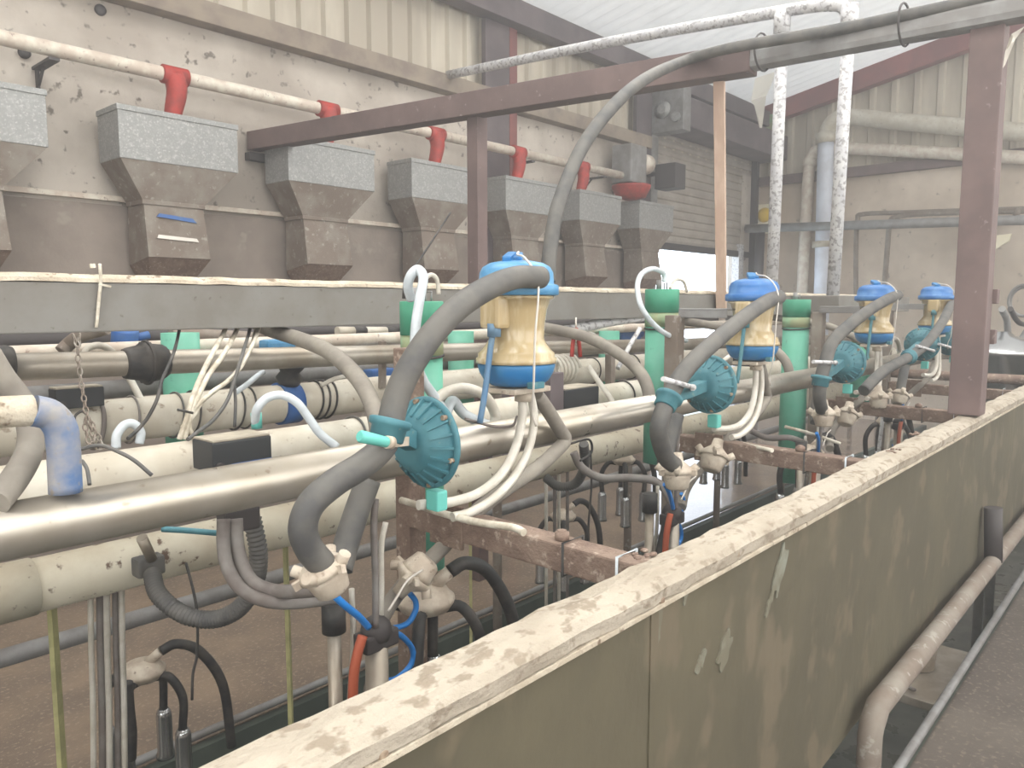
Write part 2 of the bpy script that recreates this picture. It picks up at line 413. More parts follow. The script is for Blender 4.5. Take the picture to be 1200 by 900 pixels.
# ------------------------------------------------------------------ feed auger pipe, drops and hoppers
zp, yp = 2.79, 4.45
B().cyl((XN, yp, zp), (6.75, yp, zp), 0.038).obj('feed_pipe', 'feedpvc', None, 'long cream feed pipe running along the wall above the row of hoppers', 'pipe')
hop_x = [W(137+0, 117, 4.34).x + i*1.02 for i in range(-1, 6)]
ordl = ['left edge of the photo, partly cut off', 'second from left, with blue paint on its chute', 'third from left, under the end of the brown beam', 'fourth from left, behind the thin black rod',
        'fifth from left, just right of the brown post', 'sixth from left, behind the rising black hose', 'farthest, beside the roller shutter']
for i, x0 in enumerate(hop_x):
    x1 = x0+0.68; yf = 4.34; yb = YW-0.085
    if i == 2: x0b = x0
    t = thing('feed_hopper', 'galvanised wall feed hopper, '+ordl[i], 'hopper', ((x0+x1)/2, 4.55, 1.7), 'row of feed hoppers on the wall')
    zt, zb = 2.55, 2.275
    B().box((x0, yf, zb), (x1, yb, zt), 0.004).box((x0-0.006, yf-0.006, zt-0.025), (x1+0.006, yb, zt+0.004), 0.002).obj('bin', 'galv', t)
    cx = (x0+x1)/2-0.03; w = 0.17
    lo = [(cx-w, 4.40, 2.06), (cx+w, 4.40, 2.06), (cx+w, yb, 2.06), (cx-w, yb, 2.06)]
    B().hull(lo, [(x0+0.004, yf+0.004, zb), (x1-0.004, yf+0.004, zb), (x1-0.004, yb, zb), (x0+0.004, yb, zb)]).obj('funnel', 'galvdirty', t, label='soiled tapering funnel')
    ch = B().hull([(cx-w-0.005, 4.36, 1.76), (cx+w+0.015, 4.36, 1.76), (cx+w+0.015, yb, 1.72), (cx-w-0.005, yb, 1.72)], [(cx-w, 4.405, 2.06), (cx+w, 4.405, 2.06), (cx+w, yb, 2.06), (cx-w, yb, 2.06)]) \
        .box((cx-w-0.01, 4.395, 2.05), (cx+w+0.01, yb, 2.075), 0.003).obj('chute', 'galvdirty', t, label='soiled outlet chute')
    B().hull([(cx-w+0.05, 4.5, 1.62), (cx+w-0.04, 4.5, 1.62), (cx+w-0.04, yb, 1.62), (cx-w+0.05, yb, 1.62)], [(cx-w-0.005, 4.36, 1.758), (cx+w+0.015, 4.36, 1.758), (cx+w+0.015, yb, 1.718), (cx-w-0.005, yb, 1.718)]).obj('scoop', 'rust', ch)
    if i == 1:
        B().hull([(cx-0.11, 4.382, 1.985), (cx+0.12, 4.382, 1.965), (cx+0.12, 4.392, 1.965), (cx-0.11, 4.392, 1.985)],
                 [(cx-0.09, 4.39, 2.005), (cx+0.1, 4.39, 1.99), (cx+0.1, 4.40, 1.99), (cx-0.09, 4.40, 2.005)]).obj('paint_mark', 'blue', ch, label='blue paint stroke')
        B().hull([(cx-0.12, 4.366, 1.865), (cx+0.12, 4.366, 1.855), (cx+0.12, 4.376, 1.855), (cx-0.12, 4.376, 1.865)],
                 [(cx-0.11, 4.372, 1.885), (cx+0.11, 4.372, 1.875), (cx+0.11, 4.382, 1.875), (cx-0.11, 4.382, 1.885)]).obj('paint_mark', 'wire', ch, label='white scraped mark')
drops = [205, 383, 510, 607, 683]
dl = ['above the hopper with blue paint', 'above the hopper touched by the brown beam', 'left of the brown post', 'right of the brown post', 'nearest the auger drive']
for i, px in enumerate(drops):
    x = W(px, 100, yp).x
    t = thing('feed_drop', 'red plastic feed drop on cream pipe, '+dl[i], 'feed drop', (x, yp, zt), 'red feed drops on the pipe')
    B().lathe([(-0.075, 0.044), (-0.07, 0.052), (0.07, 0.052), (0.075, 0.044)], (x, yp, zp), (1, 0, 0)).obj('saddle', 'red', t)
    B().tube(spline([V((x, yp, zp)), V((x, yp-0.02, zp-0.09)), V((x-0.02, yp-0.01, zp-0.2)), V((x-0.03, yp, zt-0.01))], 5), 0.05, 14, rf=lambda i, q: 0.062-0.02*q).obj('spout', 'red', t)
# brackets
for i, (px, lab) in enumerate(((62, 'under the feed pipe between the first two hoppers'), (622, 'right of the brown post, between two red drops'), (708, 'near the drive unit at the far end of the feed pipe'))):
    x = W(px, 80, yp).x
    B().bar((x, YW-0.01, 2.48), (x, YW-0.01, 2.74), 0.05, 0.012).bar((x-0.0, YW-0.015, 2.735), (x, yp-0.03, 2.735), 0.05, 0.014) \
        .bar((x, YW-0.03, 2.65), (x, YW-0.12, 2.73), 0.012, 0.012).obj('pipe_bracket', 'dkmetal', None, 'dark angle bracket '+lab, 'bracket', 'dark brackets under the feed pipe')
t = thing('auger_drive', 'grey auger drive unit with red bottom at the far end of the feed pipe', 'drive unit', (6.9, yp, 2.5))
B().box((6.66, yp-0.12, 2.72), (6.95, yp+0.12, 3.1), 0.02).obj('gearbox', 'galvgrey', t)
B().cyl((6.95, yp-0.02, 2.95), (7.12, yp-0.02, 2.95), 0.10).obj('motor', 'feedpvc', t)
B().lathe([(0, 0.05), (0.03, 0.15), (0.13, 0.2), (0.15, 0.2)], (6.85, yp, 2.56)).obj('hood', 'red', t, label='red hood')
B().box((7.3, 4.2, 2.72), (7.52, 4.45, 2.98), 0.01).box((7.52, 4.24, 2.78), (7.55, 4.41, 2.92)).bar((7.4, 4.45, 2.9), (7.4, YW-0.1, 2.9), 0.04, 0.04).obj('isolator_box', 'dkmetal', None, 'dark isolator box on a stub bracket beside the shutter guide', 'electrical box')
# insulator loops on render
for (px, py, lab) in ((117, 12, 'top left of the wall'), (28, 62, 'left part of the wall above the feed pipe')):
    p = W(px, py, YW)
    B().lathe([(0, 0.03), (0.015, 0.03), (0.02, 0.015)], p, (0, -1, 0)).obj('wall_plug', 'dkmetal', None, 'small dark round plug in the render, '+lab, 'plug')

# ------------------------------------------------------------------ brown portal frame, poles
pa = W(297, 165, YW-0.02); pb = W(1150, 20, 0.58); pb.z = pa.z-0.22
pa0 = V((pa.x, pa.y, 2.55)); pb0 = V((3.06, 0.56, 2.47))
pmid = W(858, 80, X=3.0)
t = thing('portal_beam', 'long brown square beam crossing the parlour from the hopper wall', 'beam', pa0)
B().bar(pa0, V((3.03, 1.40, 2.475)), 0.10, 0.115, bev=0.004).obj('box_section', 'brownsteel', t)
B().bar(pa0+V((-0.06, -0.02, -0.1)), pa0+V((0.32, -0.02, -0.1)), 0.06, 0.05, bev=0.003).obj('wall_bracket', 'dkmetal', t, label='dark wall bracket')
ca = W(845, 77, X=3.03); cb = W(1133, 22, X=3.03)
B().bar(ca, cb+(cb-ca)*1.2, 0.09, 0.085, bev=0.025).obj('cross_beam', 'galvgrey', None, 'grey steel cross beam carrying the black hose, over the brown column', 'beam')
xpost = W(559, 140, X=2.93)
B().bar(V((2.93, xpost.y, 0)), V((2.93, xpost.y, 2.47)), 0.075, 0.075, bev=0.003).obj('frame_post', 'brownsteel', None, 'slim brown square post under the beam, left of the large blue-lidded jar', 'post')
pp = W(848, 92, X=3.06)
pf = W(846, 350, 1.675)
B().bar(V((pf.x, pf.y, 1.45)), V((pp.x, pp.y+0.02, 2.44)), 0.045, 0.045, bev=0.003).obj('timber_prop', 'peachwood', None, 'thin peach coloured timber prop in front of the roller shutter', 'post')
t = thing('frame_column', 'thick brown square column standing on the panel top at right', 'column', (3.06, 0.585, 1.11))
B().bar((3.06, 0.585, 1.115), (3.06, 0.585, 2.42), 0.1, 0.09, bev=0.004).obj('shaft', 'brownsteel', t)
for z in (1.36, 1.5):
    B().box((3.1, 0.52, z), (3.14, 0.55, z+0.05), 0.004).obj('hinge_lug', 'brownsteel', t)
# cobwebs
def rag(name, pts, lab):
    b = B()
    for i in range(len(pts)-1):
        a0, a1 = pts[i]; c0, c1 = pts[i+1]
        b.poly([a0, a1, c1, c0])
    b2 = b.bm; r = bmesh.ops.solidify(b2, geom=b2.faces[:], thickness=0.002)
    return b.obj(name, 'web', None, lab, 'cobweb')
rag('cobweb', [(W(1138, 42, 0.64), W(1158, 38, 0.62)), (W(1147, 60, 0.64), W(1157, 60, 0.63)), (W(1150, 90, 0.64), W(1153, 90, 0.64))], 'white cobweb shred hanging left of the brown column top')
rag('cobweb', [(W(1185, 40, 0.5), W(1202, 30, 0.48)), (W(1178, 60, 0.5), W(1190, 46, 0.5)), (W(1175, 80, 0.51), W(1178, 76, 0.51))], 'white cobweb shred hanging right of the brown column top')
rag('cobweb', [(W(885, 92, 3.6), W(908, 84, 3.5)), (W(880, 118, 3.6), W(904, 100, 3.5)), (W(884, 124, 3.6), W(898, 112, 3.5)), (W(890, 150, 3.6), W(893, 150, 3.6))], 'torn white cobweb sheet hanging from the roof above the shutter')

t = thing('galvanised_frame', 'blotchy white galvanised pipe rail from wall with two upright legs', 'pipe frame', (4.4, 1.53, 1.5))
hx = 4.4
B().tube(spline([W(525, 88, X=hx), W(700, 52, X=hx), W(912, 14, X=hx), W(978, 6, X=hx), W(993, 14, X=hx)+V((0, 0.0, 0.0))], 8), 0.034, 12).obj('top_rail', 'galvpole', t)
lowp = lambda p, z: V((p.x, p.y, z))
B().cyl(W(918, 14, X=hx), lowp(W(904, 345, X=hx), 1.546), 0.034).cyl(W(917, 14, X=hx)-V((0, 0, 0.12)), W(917, 10, X=hx), 0.046).obj('upright', 'galvpole', t)
B().cyl(W(996, 8, X=hx), lowp(W(976, 347, X=hx), 1.546), 0.034).cyl(W(996, 8, X=hx)-V((0, 0, 0.12)), W(996, 6, X=hx), 0.046).obj('upright', 'galvpole', t)

# big black hose rising from behind first jar and along the cross beam
hp = [W(642, 330, Y=1.35), W(645, 290, 1.36), W(656, 235, 1.38), W(690, 160, 1.42), W(745, 100, 1.48)] + [W(800, 72, X=2.89), W(853, 57, X=2.90), W(933, 43, X=2.94), W(1000, 31, X=2.98), W(1067, 17, X=2.99), W(1133, 3, X=3.0), W(1260, -24, X=3.0)]
t = thing('overhead_hose', 'black hose arching up from first jar and along the grey cross beam', 'hose', hp[0])
B().tube(spline(hp, 10), 0.021, 14).obj('hose_body', 'hose', t)
for px, py in ((895, 62), (1061, 30)):
    c = W(px, py, X=3.0)
    B().tube([c+V((0, 0.0, 0))+V((-0.01+math.cos(a)*0.075, 0, math.sin(a)*0.07)) for a in [k*2*PI/20 for k in range(20)]], 0.004, 6, closed=True).obj('wire_tie', 'dkmetal', t)

# ------------------------------------------------------------------ far wall services
XP = XF-0.25
t = thing('duct_pipe', 'thick pale blue-white vertical pipe bending to run right along the far wall', 'pipe', (XP, 3, 0))
B().tube([lowp(W(963, 352, X=XP), 0.0), W(964, 320, X=XP), W(967, 200, X=XP), W(968, 165, X=XP)], 0.10, 16).obj('riser', 'pvcblue', t, label='pale blue-white riser')
B().tube(spline([W(968, 166, X=XP), W(970, 152, X=XP), W(978, 142, X=XP), W(994, 137, X=XP), W(1060, 143, X=XP), W(1220, 157, X=XP)], 6), 0.10, 16).obj('pipe_run', 'pvc', t)
B().cyl(W(968, 168, X=XP), W(968, 156, X=XP), 0.125).obj('socket', 'pvc', t)
B().cyl(W(963, 290, X=XP), W(963, 283, X=XP), 0.12).obj('socket', 'pvc', t)
t = thing('duct_pipe', 'thinner dusty cream pipe left of the thick pale one, running right below it', 'pipe', (XP, 3, 0))
B().tube([lowp(W(940, 352, X=XP+0.1), 0.0)]+spline([W(942, 300, X=XP+0.1), W(948, 200, X=XP+0.1), W(952, 184, X=XP+0.1), W(968, 174, X=XP+0.1), W(1060, 177, X=XP+0.1), W(1220, 186, X=XP+0.1)], 6), 0.075, 14).obj('pipe_run', 'feedpvc', t)
B().cyl(W(949, 195, X=XP+0.1), W(950, 186, X=XP+0.1), 0.095).obj('socket', 'feedpvc', t)
B().tube([W(874, 268, X=XP-0.3), W(1220, 257, X=XP-0.3)], 0.055, 14).obj('conduit', 'galvgrey', None, 'long grey horizontal tube crossing the far wall at door-head height', 'pipe')
B().tube([W(891, 272, X=XP-0.2), W(888, 345, X=XP-0.2), lowp(W(888, 352, X=XP-0.2), 0.0)], 0.06, 12).obj('conduit', 'dkmetal', None, 'dark grey upright tube below the yellow and white switch box', 'pipe')
for (a, lab, r) in (([(1003, 345), (1003, 290), (1005, 258), (1011, 251), (1060, 249), (1220, 244)], 'thin brown pipe rising from jars then running right above the grey tube', 0.028),
                    ([(1036, 340), (1040, 290), (1043, 262), (1052, 254), (1100, 250), (1220, 247)], 'thin pipe with a rounded bend, second of two above the grey tube', 0.03)):
    P = [W(x, y, X=XP-0.1) for x, y in a]
    B().tube([lowp(P[0], 0.0)]+spline(P, 6), r, 10).obj('water_pipe', 'galvdirty', None, lab, 'pipe')
B().cyl(W(1130, 272, X=XP-0.3), lowp(W(1124, 350, X=XP-0.3), 0.0), 0.05).obj('conduit', 'galvgrey', None, 'grey upright tube on the far wall just left of the brown column', 'pipe')
B().cyl(W(1195, 245, X=XP-0.3), W(1120, 350, X=XP-0.3)*0+W(1188, 256, X=XP-0.3), 0.03).obj('water_pipe', 'galvdirty', None, 'short pipe stub above the grey tube right of the brown column', 'pipe')
t = thing('switch_box', 'cream switch box with yellow centre on the far wall beside the shutter', 'switch', W(894, 258, X=XF-0.05))
c = W(899, 257, X=XF-0.04)
B().box(c-V((0.1, 0.17, 0.2)), c+V((0.03, 0.17, 0.2)), 0.02).obj('case', 'switchw', t)
B().lathe([(0, 0.1), (0.03, 0.08), (0.05, 0.05)], c-V((0.1, 0, -0.05)), (-1, 0, 0)).obj('button', 'switchy', t, label='yellow button')
p = W(1170, 283, X=XP-0.2)
B().hull([p+V((0, -0.1, 0)), p+V((0, 0.1, -0.13)), p+V((0.03, 0.1, -0.13)), p+V((0.03, -0.1, 0))], [p+V((0, -0.12, 0.08)), p+V((0, 0.14, 0.06)), p+V((0.03, 0.14, 0.06)), p+V((0.03, -0.12, 0.08))]).obj('lamp_shade', 'switchw', None, 'small white angled lamp shade right of the brown column', 'lamp')
# round electrical box on wall by shutter
p = W(903, 172, X=XF-0.1)
B().lathe([(0, 0.1), (0.08, 0.1), (0.1, 0.07)], p, (-1, 0, 0)).obj('alarm_bell', 'switchw', None, 'small pale round bell high on the far wall corner', 'bell')
p = W(899, 150, X=XF-0.1)
B().box(p-V((0.12, 0.2, 0.15)), p+V((0, 0.2, 0.15)), 0.02).obj('junction_box', 'greenband', None, 'pale greenish box under the rafter in the far corner', 'electrical box')
# steel tank, coil and stand at far right
p = W(1172, 420, Y=0.95)
tk = V((W(1172, 420, 1.0).x, 1.0, 0.75))
t = thing('milk_tank', 'round stainless steel tank with domed lid beyond the brown column', 'tank', tk)
B().lathe([(0, 0.26), (0.5, 0.26), (0.52, 0.275), (0.54, 0.26), (0.6, 0.2), (0.63, 0.08), (0.66, 0.05), (0.66, 0.0)], tk-V((0, 0, 0.1))).obj('body', 'shiny', t)
for dx in (-0.2, 0.2):
    B().cyl(tk+V((dx, 0, -1.65)), tk+V((dx, 0, -0.1)), 0.03).obj('leg', 'steel_dull', t)
q = W(1200, 352, 1.1)
B().tube([q+V((0.0, math.cos(a)*0.11+0.0, math.sin(a)*0.13)) for a in [k*2*PI/28 for k in range(28)]], 0.012, 8, closed=True) \
    .tube([q+V((0.03, math.cos(a)*0.10+0.0, math.sin(a)*0.12-0.01)) for a in [k*2*PI/28 for k in range(28)]], 0.01, 8, closed=True).obj('hose_coil', 'galvgrey', None, 'coiled grey hose hanging at the right edge above the steel tank', 'hose')
hose('bent_tube', [(1174, 362, 1.0), (1180, 375, 1.0), (1182, 392, 1.0), (1192, 402, 1.0), (1205, 385, 1.0)], 0.022, 'galvgrey', 'grey bent tube in front of the coil at the right edge', 'tube')
hose('bent_tube', [(1190, 400, 0.98), (1192, 415, 0.98), (1198, 435, 0.98)], 0.012, 'galvpole', 'thin pale strut in front of the steel tank', 'tube')
hose('bent_tube', [(1184, 362, 0.98), (1192, 376, 0.98), (1200, 380, 0.98), (1212, 378, 0.98)], 0.018, 'dkmetal', 'dark curved tube under the coiled hose', 'tube')

# ------------------------------------------------------------------ long lines through the parlour
# grey rectangular beam with dusty lip
yb0 = 1.70
t = thing('grey_beam', 'long grey box beam with cream dusty top running the length of the pit', 'beam', (2, 1.76, 1.44))
B().box((-1.6, yb0, 1.442), (6.4, yb0+0.10, 1.543), 0.003).obj('box_section', 'greybeam', t)
b = B(); x = -1.6; rg = []
while x < 6.41:
    j = random.uniform(-0.0015, 0.0015)
    rg.append([V((x, yb0-0.003, 1.544+j)), V((x, yb0-0.001, 1.552+j)), V((x, yb0+0.016, 1.561+j)), V((x, yb0+0.085, 1.562+j)), V((x, yb0+0.101, 1.552+j)), V((x, yb0+0.103, 1.544))]); x += 0.05
b.rings(rg, smooth=False).obj('dust_lip', 'dust', t, label='cream coating of settled dust')
# rest of grey beam's brackets
for px, lab in ((93, 'with chain hanging beside it'),):
    pass

LP = {}
def line(name, px, Y, r, m, label, x0, x1, cat='pipe', zoff=0, seg=20, z=None):
    p = W(px[0], px[1], Y); q = W(px[2], px[3], Y)
    if z is not None: p.z = q.z = z
    k = (q.z-p.z)/(q.x-p.x)
    f = lambda x: V((x, Y, p.z+k*(x-p.x)+zoff))
    t = B().cyl(f(x0), f(x1), r, seg=seg).obj(name, m, None, label, cat)
    return f, t


mainf, _ = line('milk_pipe', (300, 565, 883, 456), 1.1, 0.0365, 'steel', 'long dusty stainless milk pipe in the foreground passing behind the teal discs', 0.15, 5.2, z=1.216)
B().cyl((-0.35, 1.1, 1.216), (0.1499, 1.1, 1.216), 0.0345).obj('milk_pipe', 'steel', None, 'short end of stainless milk pipe at the left edge below the blue bend', 'pipe')
silf, silo = line('vacuum_pipe', (200, 424, 667, 408), 1.95, 0.031, 'steel_dull', 'silver pipe behind, just under the grey beam, with black coupling', -0.7, 6.0)
pv1f, _ = line('drain_pipe', (167, 490, 735, 430), 2.06, 0.057, 'pvc', 'upper white plastic pipe with black rings, behind the black control box', -0.7, 5.6)
zz2 = W(200, 518, 1.5).z-0.055
pv2f, _ = line('drain_pipe', (200, 545, 735, 460), 1.5, 0.053, 'pvc', 'middle white plastic pipe directly behind the stainless milk pipe', -0.5, 5.4, z=zz2)
pv3f, pv3 = line('drain_pipe', (0, 693, 230, 640), 1.72, 0.055, 'pvcold', 'lowest white plastic pipe, spattered with dirt, below the stainless pipe', -0.7, 5.4, z=W(100, 672, 1.72).z)
x = W(38, 690, 1.72).x
B().cyl(pv3f(x-0.25), pv3f(x), 0.0585).obj('socket', 'pvcold', pv3)
line('air_pipe', (420, 397, 467, 395), 2.25, 0.022, 'feedpvc', 'brownish steel pipe under the grey beam behind the silver pipe', -0.6, 5.8, z=W(440, 397, 2.25).z)
line('air_pipe', (240, 447, 360, 436), 2.3, 0.026, 'galvgrey', 'dull grey pipe just below and behind the silver pipe', -0.6, 5.0, z=W(300, 443, 2.3).z)
line('air_pipe', (0, 0, 1, 1), 2.62, 0.03, 'dkmetal', 'dark pipe along the far side high under the grey beam', -0.6, 6.0, z=W(240, 393, 2.62).z)
line('rump_rail', (0, 780, 400, 650), 2.42, 0.026, 'galvgrey', 'grey tubular rail along the far platform edge, seen below the pipes', -0.6, 7.5, cat='rail', z=W(200, 713, 2.42).z)
line('kerb_pipe', (220, 880, 640, 690), 2.46, 0.014, 'galvgrey', 'thin steel pipe on the far kerb of the pit', -0.6, 7.5, z=0.03)
for i, px in enumerate((385, 760)):
    x = W(px, 660, 2.42).x
# near side rails seen under the panel
zr = W(1100, 738, 0.50).z
t = thing('near_rail', 'worn tubular rail below the panel at right, with vertical drop', 'rail', (1.5, 0.5, 0))
xb = W(1022, 872, 0.50).x
B().tube([V((xb-0.02, 0.50, 0.0)), V((xb-0.02, 0.50, zr-0.05))]+spline([V((xb-0.01, 0.5, zr-0.03)), V((xb+0.03, 0.5, zr))], 4)+[V((6.5, 0.5, zr))], 0.027, 16).obj('rail_tube', 'galvdirty', t)
B().cyl((W(1164, 660, 0.5).x, 0.5, zr), (W(1164, 660, 0.5).x, 0.512, zr+0.2), 0.03).obj('upright', 'dkmetal', t)
B().cyl((0.6, 0.612, 0.03), (7.0, 0.612, 0.03), 0.015).obj('kerb_pipe', 'galvgrey', None, 'thin grey pipe along the near platform edge at lower right', 'pipe')

# ------------------------------------------------------------------ splash panel in the foreground
t = thing('splash_panel', 'long stained olive board with thick dusty capping across the foreground', 'panel', (2.5, 0.575, 0.49))
b = B(); n = 60; X0, X1 = -0.2, 7.0; zb, ztp = 0.49, 1.085
rg = []
for i in range(n+1):
    x = X0+(X1-X0)*i/n; j = random.uniform(-1, 1)*0.0015
    rg.append([V((x, 0.548+j, zb+random.uniform(-0.004, 0.004))), V((x, 0.548+j, ztp)), V((x, 0.572+j, ztp)), V((x, 0.572+j, zb))])
b.rings(rg, smooth=False).obj('board', 'panel', t)
b = B(); rg = []; n = 170
for i in range(n+1):
    x = X0+(X1-X0)*i/n; j = random.uniform(-1, 1)*0.0022; k = random.uniform(-1, 1)*0.002
    rg.append([V((x, 0.540+j, 1.080+k)), V((x, 0.538+j, 1.098)), V((x, 0.546+j, 1.108+k)), V((x, 0.575, 1.112+j)), V((x, 0.604+j, 1.110+k)), V((x, 0.613, 1.100+j)), V((x, 0.614, 1.078))])
b.rings(rg, smooth=False).obj('capping', 'cap', t, label='dusty rough capping')
# joint strip edge
B().box((X0, 0.5385, 1.070), (X1, 0.5475, 1.0775), 0.001).obj('edge_trim', 'dust', t, label='thin pale edge strip')
for px, py in ((444, 880), (632, 770), (771, 703), (860, 648)):
    p = W(px, py, 0.548)
    bo = B().lathe([(0, 0.011), (0.003, 0.011), (0.004, 0.006), (0.008, 0.006), (0.009, 0.003)], p, (0, -1, 0), 14).obj('bolt', 'bolt', t)
px = W(761, 720, 0.548)
B().box((px.x, 0.5445, zb), (px.x+0.02, 0.549, 1.075)).obj('joint_strip', 'panel', t)
def patch(px, py, rx, rz, sl, lab):
    c = W(px, py, 0.5455); ring = []; ph = [random.uniform(0, 6.3) for k in range(5)]
    for k in range(54):
        a = k*2*PI/54; q = 1+sum(0.16/(m*0.6)*math.sin(m*2*a+ph[m-1]) for m in range(1, 6))
        dz = math.sin(a)*rz*q; ring.append(c+V((math.cos(a)*rx*q+dz*sl, 0, dz)))
    B().rings([[v+V((0, 0.003, 0)) for v in ring], ring], smooth=False).obj('peeled_patch', 'peel', t, label=lab)
patch(915, 668, 0.018, 0.05, 0.5, 'grey peeled patch')
patch(903, 705, 0.01, 0.02, 0.6, 'grey peeled patch')
patch(850, 762, 0.02, 0.03, 0.6, 'pale peeled patch')
patch(822, 775, 0.012, 0.016, 0.3, 'pale peeled patch')
patch(772, 735, 0.007, 0.045, 0.1, 'grey peeled patch')
patch(806, 690, 0.008, 0.02, 0.3, 'grey peeled patch')

# droppings on capping
for i, (x, y, lab) in enumerate(((757, 650, 'nearest'), (868, 545, 'upper'), (905, 512, 'middle'))):
    p = W(x, y if i else 648, Z=1.113)
    if i == 1: p = W(1072, 508, Z=1.113)
    if i == 2: p = W(1047, 528, Z=1.113)
    b = B()
    for k in range(9): b.ball(p+V((random.uniform(-.03, .03), random.uniform(-.012, .012), 0.0)), random.uniform(.003, .007), 1, (1.6, 1, .6))
    b.obj('dirt_clump', 'rust', None, 'dark dried dirt clump on the dusty capping, '+('nearest to the first crossbar', 'beside the brown column foot', 'second before the brown column')[i], 'dirt', kind='stuff')

# ------------------------------------------------------------------ repeating milking units
DXU = [0.0, 1.06, 2.22, 3.24]
who = ['first jar from the left', 'second jar', 'third jar', 'fourth jar']
pos = ['nearest', 'second nearest', 'third nearest', 'farthest']
JX = [1.137, 2.215, 3.39, 4.37]
DIX = [0.83, 1.83, 2.87, 3.93]
CX = [1.035, 2.11, 3.32, 4.30]


def crossbar(i, x):
    t = thing('cross_rail', 'rusty brown crossbar meeting the panel top, '+['nearest, under a cream cable', 'second, over the bright wet floor', 'third, left of the brown column', 'fourth, behind the brown column'][i], 'rail', (x, 0.9, 1.05), 'brown crossbars over the pit')
    B().bar((x, 0.617, 1.064), (x+(-0.01 if i == 0 else 0.0), 1.18, 1.072), 0.05, 0.05, bev=0.004).obj('bar', 'rust', t)
    B().box((x-0.034, 1.02, 1.03), (x-0.026, 1.11, 1.115), 0.002).obj('end_clamp', 'rust', t)
    for yy in (0.78, 0.67):
        B().tube([V((x+s*0.029, yy, 1.066+q*0.029)) for s, q in ((-1, -1), (-1, 1), (1, 1), (1, -1))], 0.0025, 6, closed=True).obj('cable_tie', 'black' if yy > .7 else 'clearblue', t)
    B().lathe([(0, 0.013), (0.012, 0.013), (0.012, 0.008), (0.016, 0.008)], (x-0.005, 0.80, 1.093), seg=14).obj('bolt', 'rust', t)
    # support post
    B().bar((x+0.0, 1.205, -0.9), (x+0.0, 1.205, 1.465 if i else 1.41), 0.045, 0.045, bev=0.003).obj('pipe_post', 'rust' if i == 0 else 'galvdirty', None,
        'vertical rusty post behind the '+['nearest', 'second', 'third', 'farthest'][i]+' teal disc, rising from the crossbar', 'post', 'posts carrying the crossbars')


def jar(i, x):
    s = 1.0; y = 1.0; z0 = 1.338+[0, -0.008, -0.004, 0.006][i]
    t = thing('milk_jar', ['large near milk jar, amber bowl with blue lid and base', 'second milk jar with blue lid, right of the peach timber prop', 'third milk jar with blue lid, left of the brown column', 'farthest small milk jar with blue lid, against the brown column'][i],
              'milk jar', (x, y, z0), 'blue-lidded milk jars')
    B().lathe([(0, 0.03), (0.003, 0.05), (0.012, 0.064), (0.028, 0.073), (0.042, 0.077), (0.046, 0.075)], (x, y, z0), seg=32).obj('base_cup', 'bluebase', t)
    B().lathe([(0.046, 0.074), (0.047, 0.080), (0.056, 0.080), (0.058, 0.076), (0.066, 0.076), (0.072, 0.069), (0.084, 0.060), (0.094, 0.0545), (0.12, 0.056), (0.15, 0.060), (0.170, 0.067), (0.172, 0.074), (0.178, 0.074)], (x, y, z0), seg=32).obj('bowl', 'amber', t)
    b = B().lathe([(0.178, 0.079), (0.180, 0.083), (0.196, 0.083), (0.199, 0.080), (0.200, 0.074), (0.222, 0.072), (0.233, 0.066), (0.241, 0.052), (0.245, 0.03), (0.246, 0.0)], (x, y, z0), seg=32)
    lid = b.obj('lid', 'bluelid' if i == 0 else 'bluelid2', t)
    b = B()
    for k in range(2):
        b.bar(V((x-0.04+0.03*k, y-0.01, z0+0.245)), V((x+0.01+0.02*k, y+0.02, z0+0.258)), 0.018, 0.014, bev=0.003)
    b.obj('lid_clip', 'bluebase', lid)
    # side spout window
    B().box((x-0.085, y-0.03, z0+0.115), (x-0.05, y+0.02, z0+0.178), 0.008).obj('side_port', 'amber', t)
    if i:
        B().box((x-0.11, y+0.03, z0+0.150), (x-0.03, y+0.19, z0+0.156), 0.002).box((x-0.11, y+0.03, z0+0.128), (x-0.105, y+0.19, z0+0.150), 0.001).obj('mounting_bracket', 'galvgrey', t)
    # bottom yoke
    B().box((x-0.05, y-0.04, z0-0.012), (x+0.06, y+0.04, z0-0.001), 0.003).cyl((x+0.01, y-0.01, z0-0.03), (x+0.01, y-0.01, z0-0.01), 0.018).obj('outlet_plate', 'cream', t)
    B().box((x-0.036, y-0.074, z0+0.001), (x-0.002, y-0.058, z0+0.014), 0.002, ).obj('name_plate', 'teal', t)
    # hanging wire
    e = V((x-0.055, y-0.072, 0))
    w = [V((x-0.0, y-0.005, z0+0.262)), V((x-0.02, y-0.02, z0+0.255)), V((x-0.045, y-0.062, z0+0.245)), e+V((0.008, -0.022, z0+0.20)), e+V((0.0, -0.022, z0+0.1)), e+V((0.004, -0.015, z0)), e+V((0.018, 0.0, z0-0.04)), e+V((0.03, 0.0, z0-0.07))]
    B().tube(spline(w, 6), 0.0022, 6).obj('wire', 'wire', t, label='pale hanging wire')
    # teal stem
    B().tube(spline([V((x-0.075, y-0.01, z0+0.118)), V((x-0.085, y-0.01, z0+0.08)), V((x-0.10, y-0.01, z0+0.0)), V((x-0.115, y-0.01, z0-0.06))], 5), 0.0058, 8).cyl((x-0.075, y-0.01, z0+0.1), (x-0.075, y-0.01, z0+0.125), 0.013).obj('stem_tube', 'stem' if i == 0 else 'teal', t)
    return t


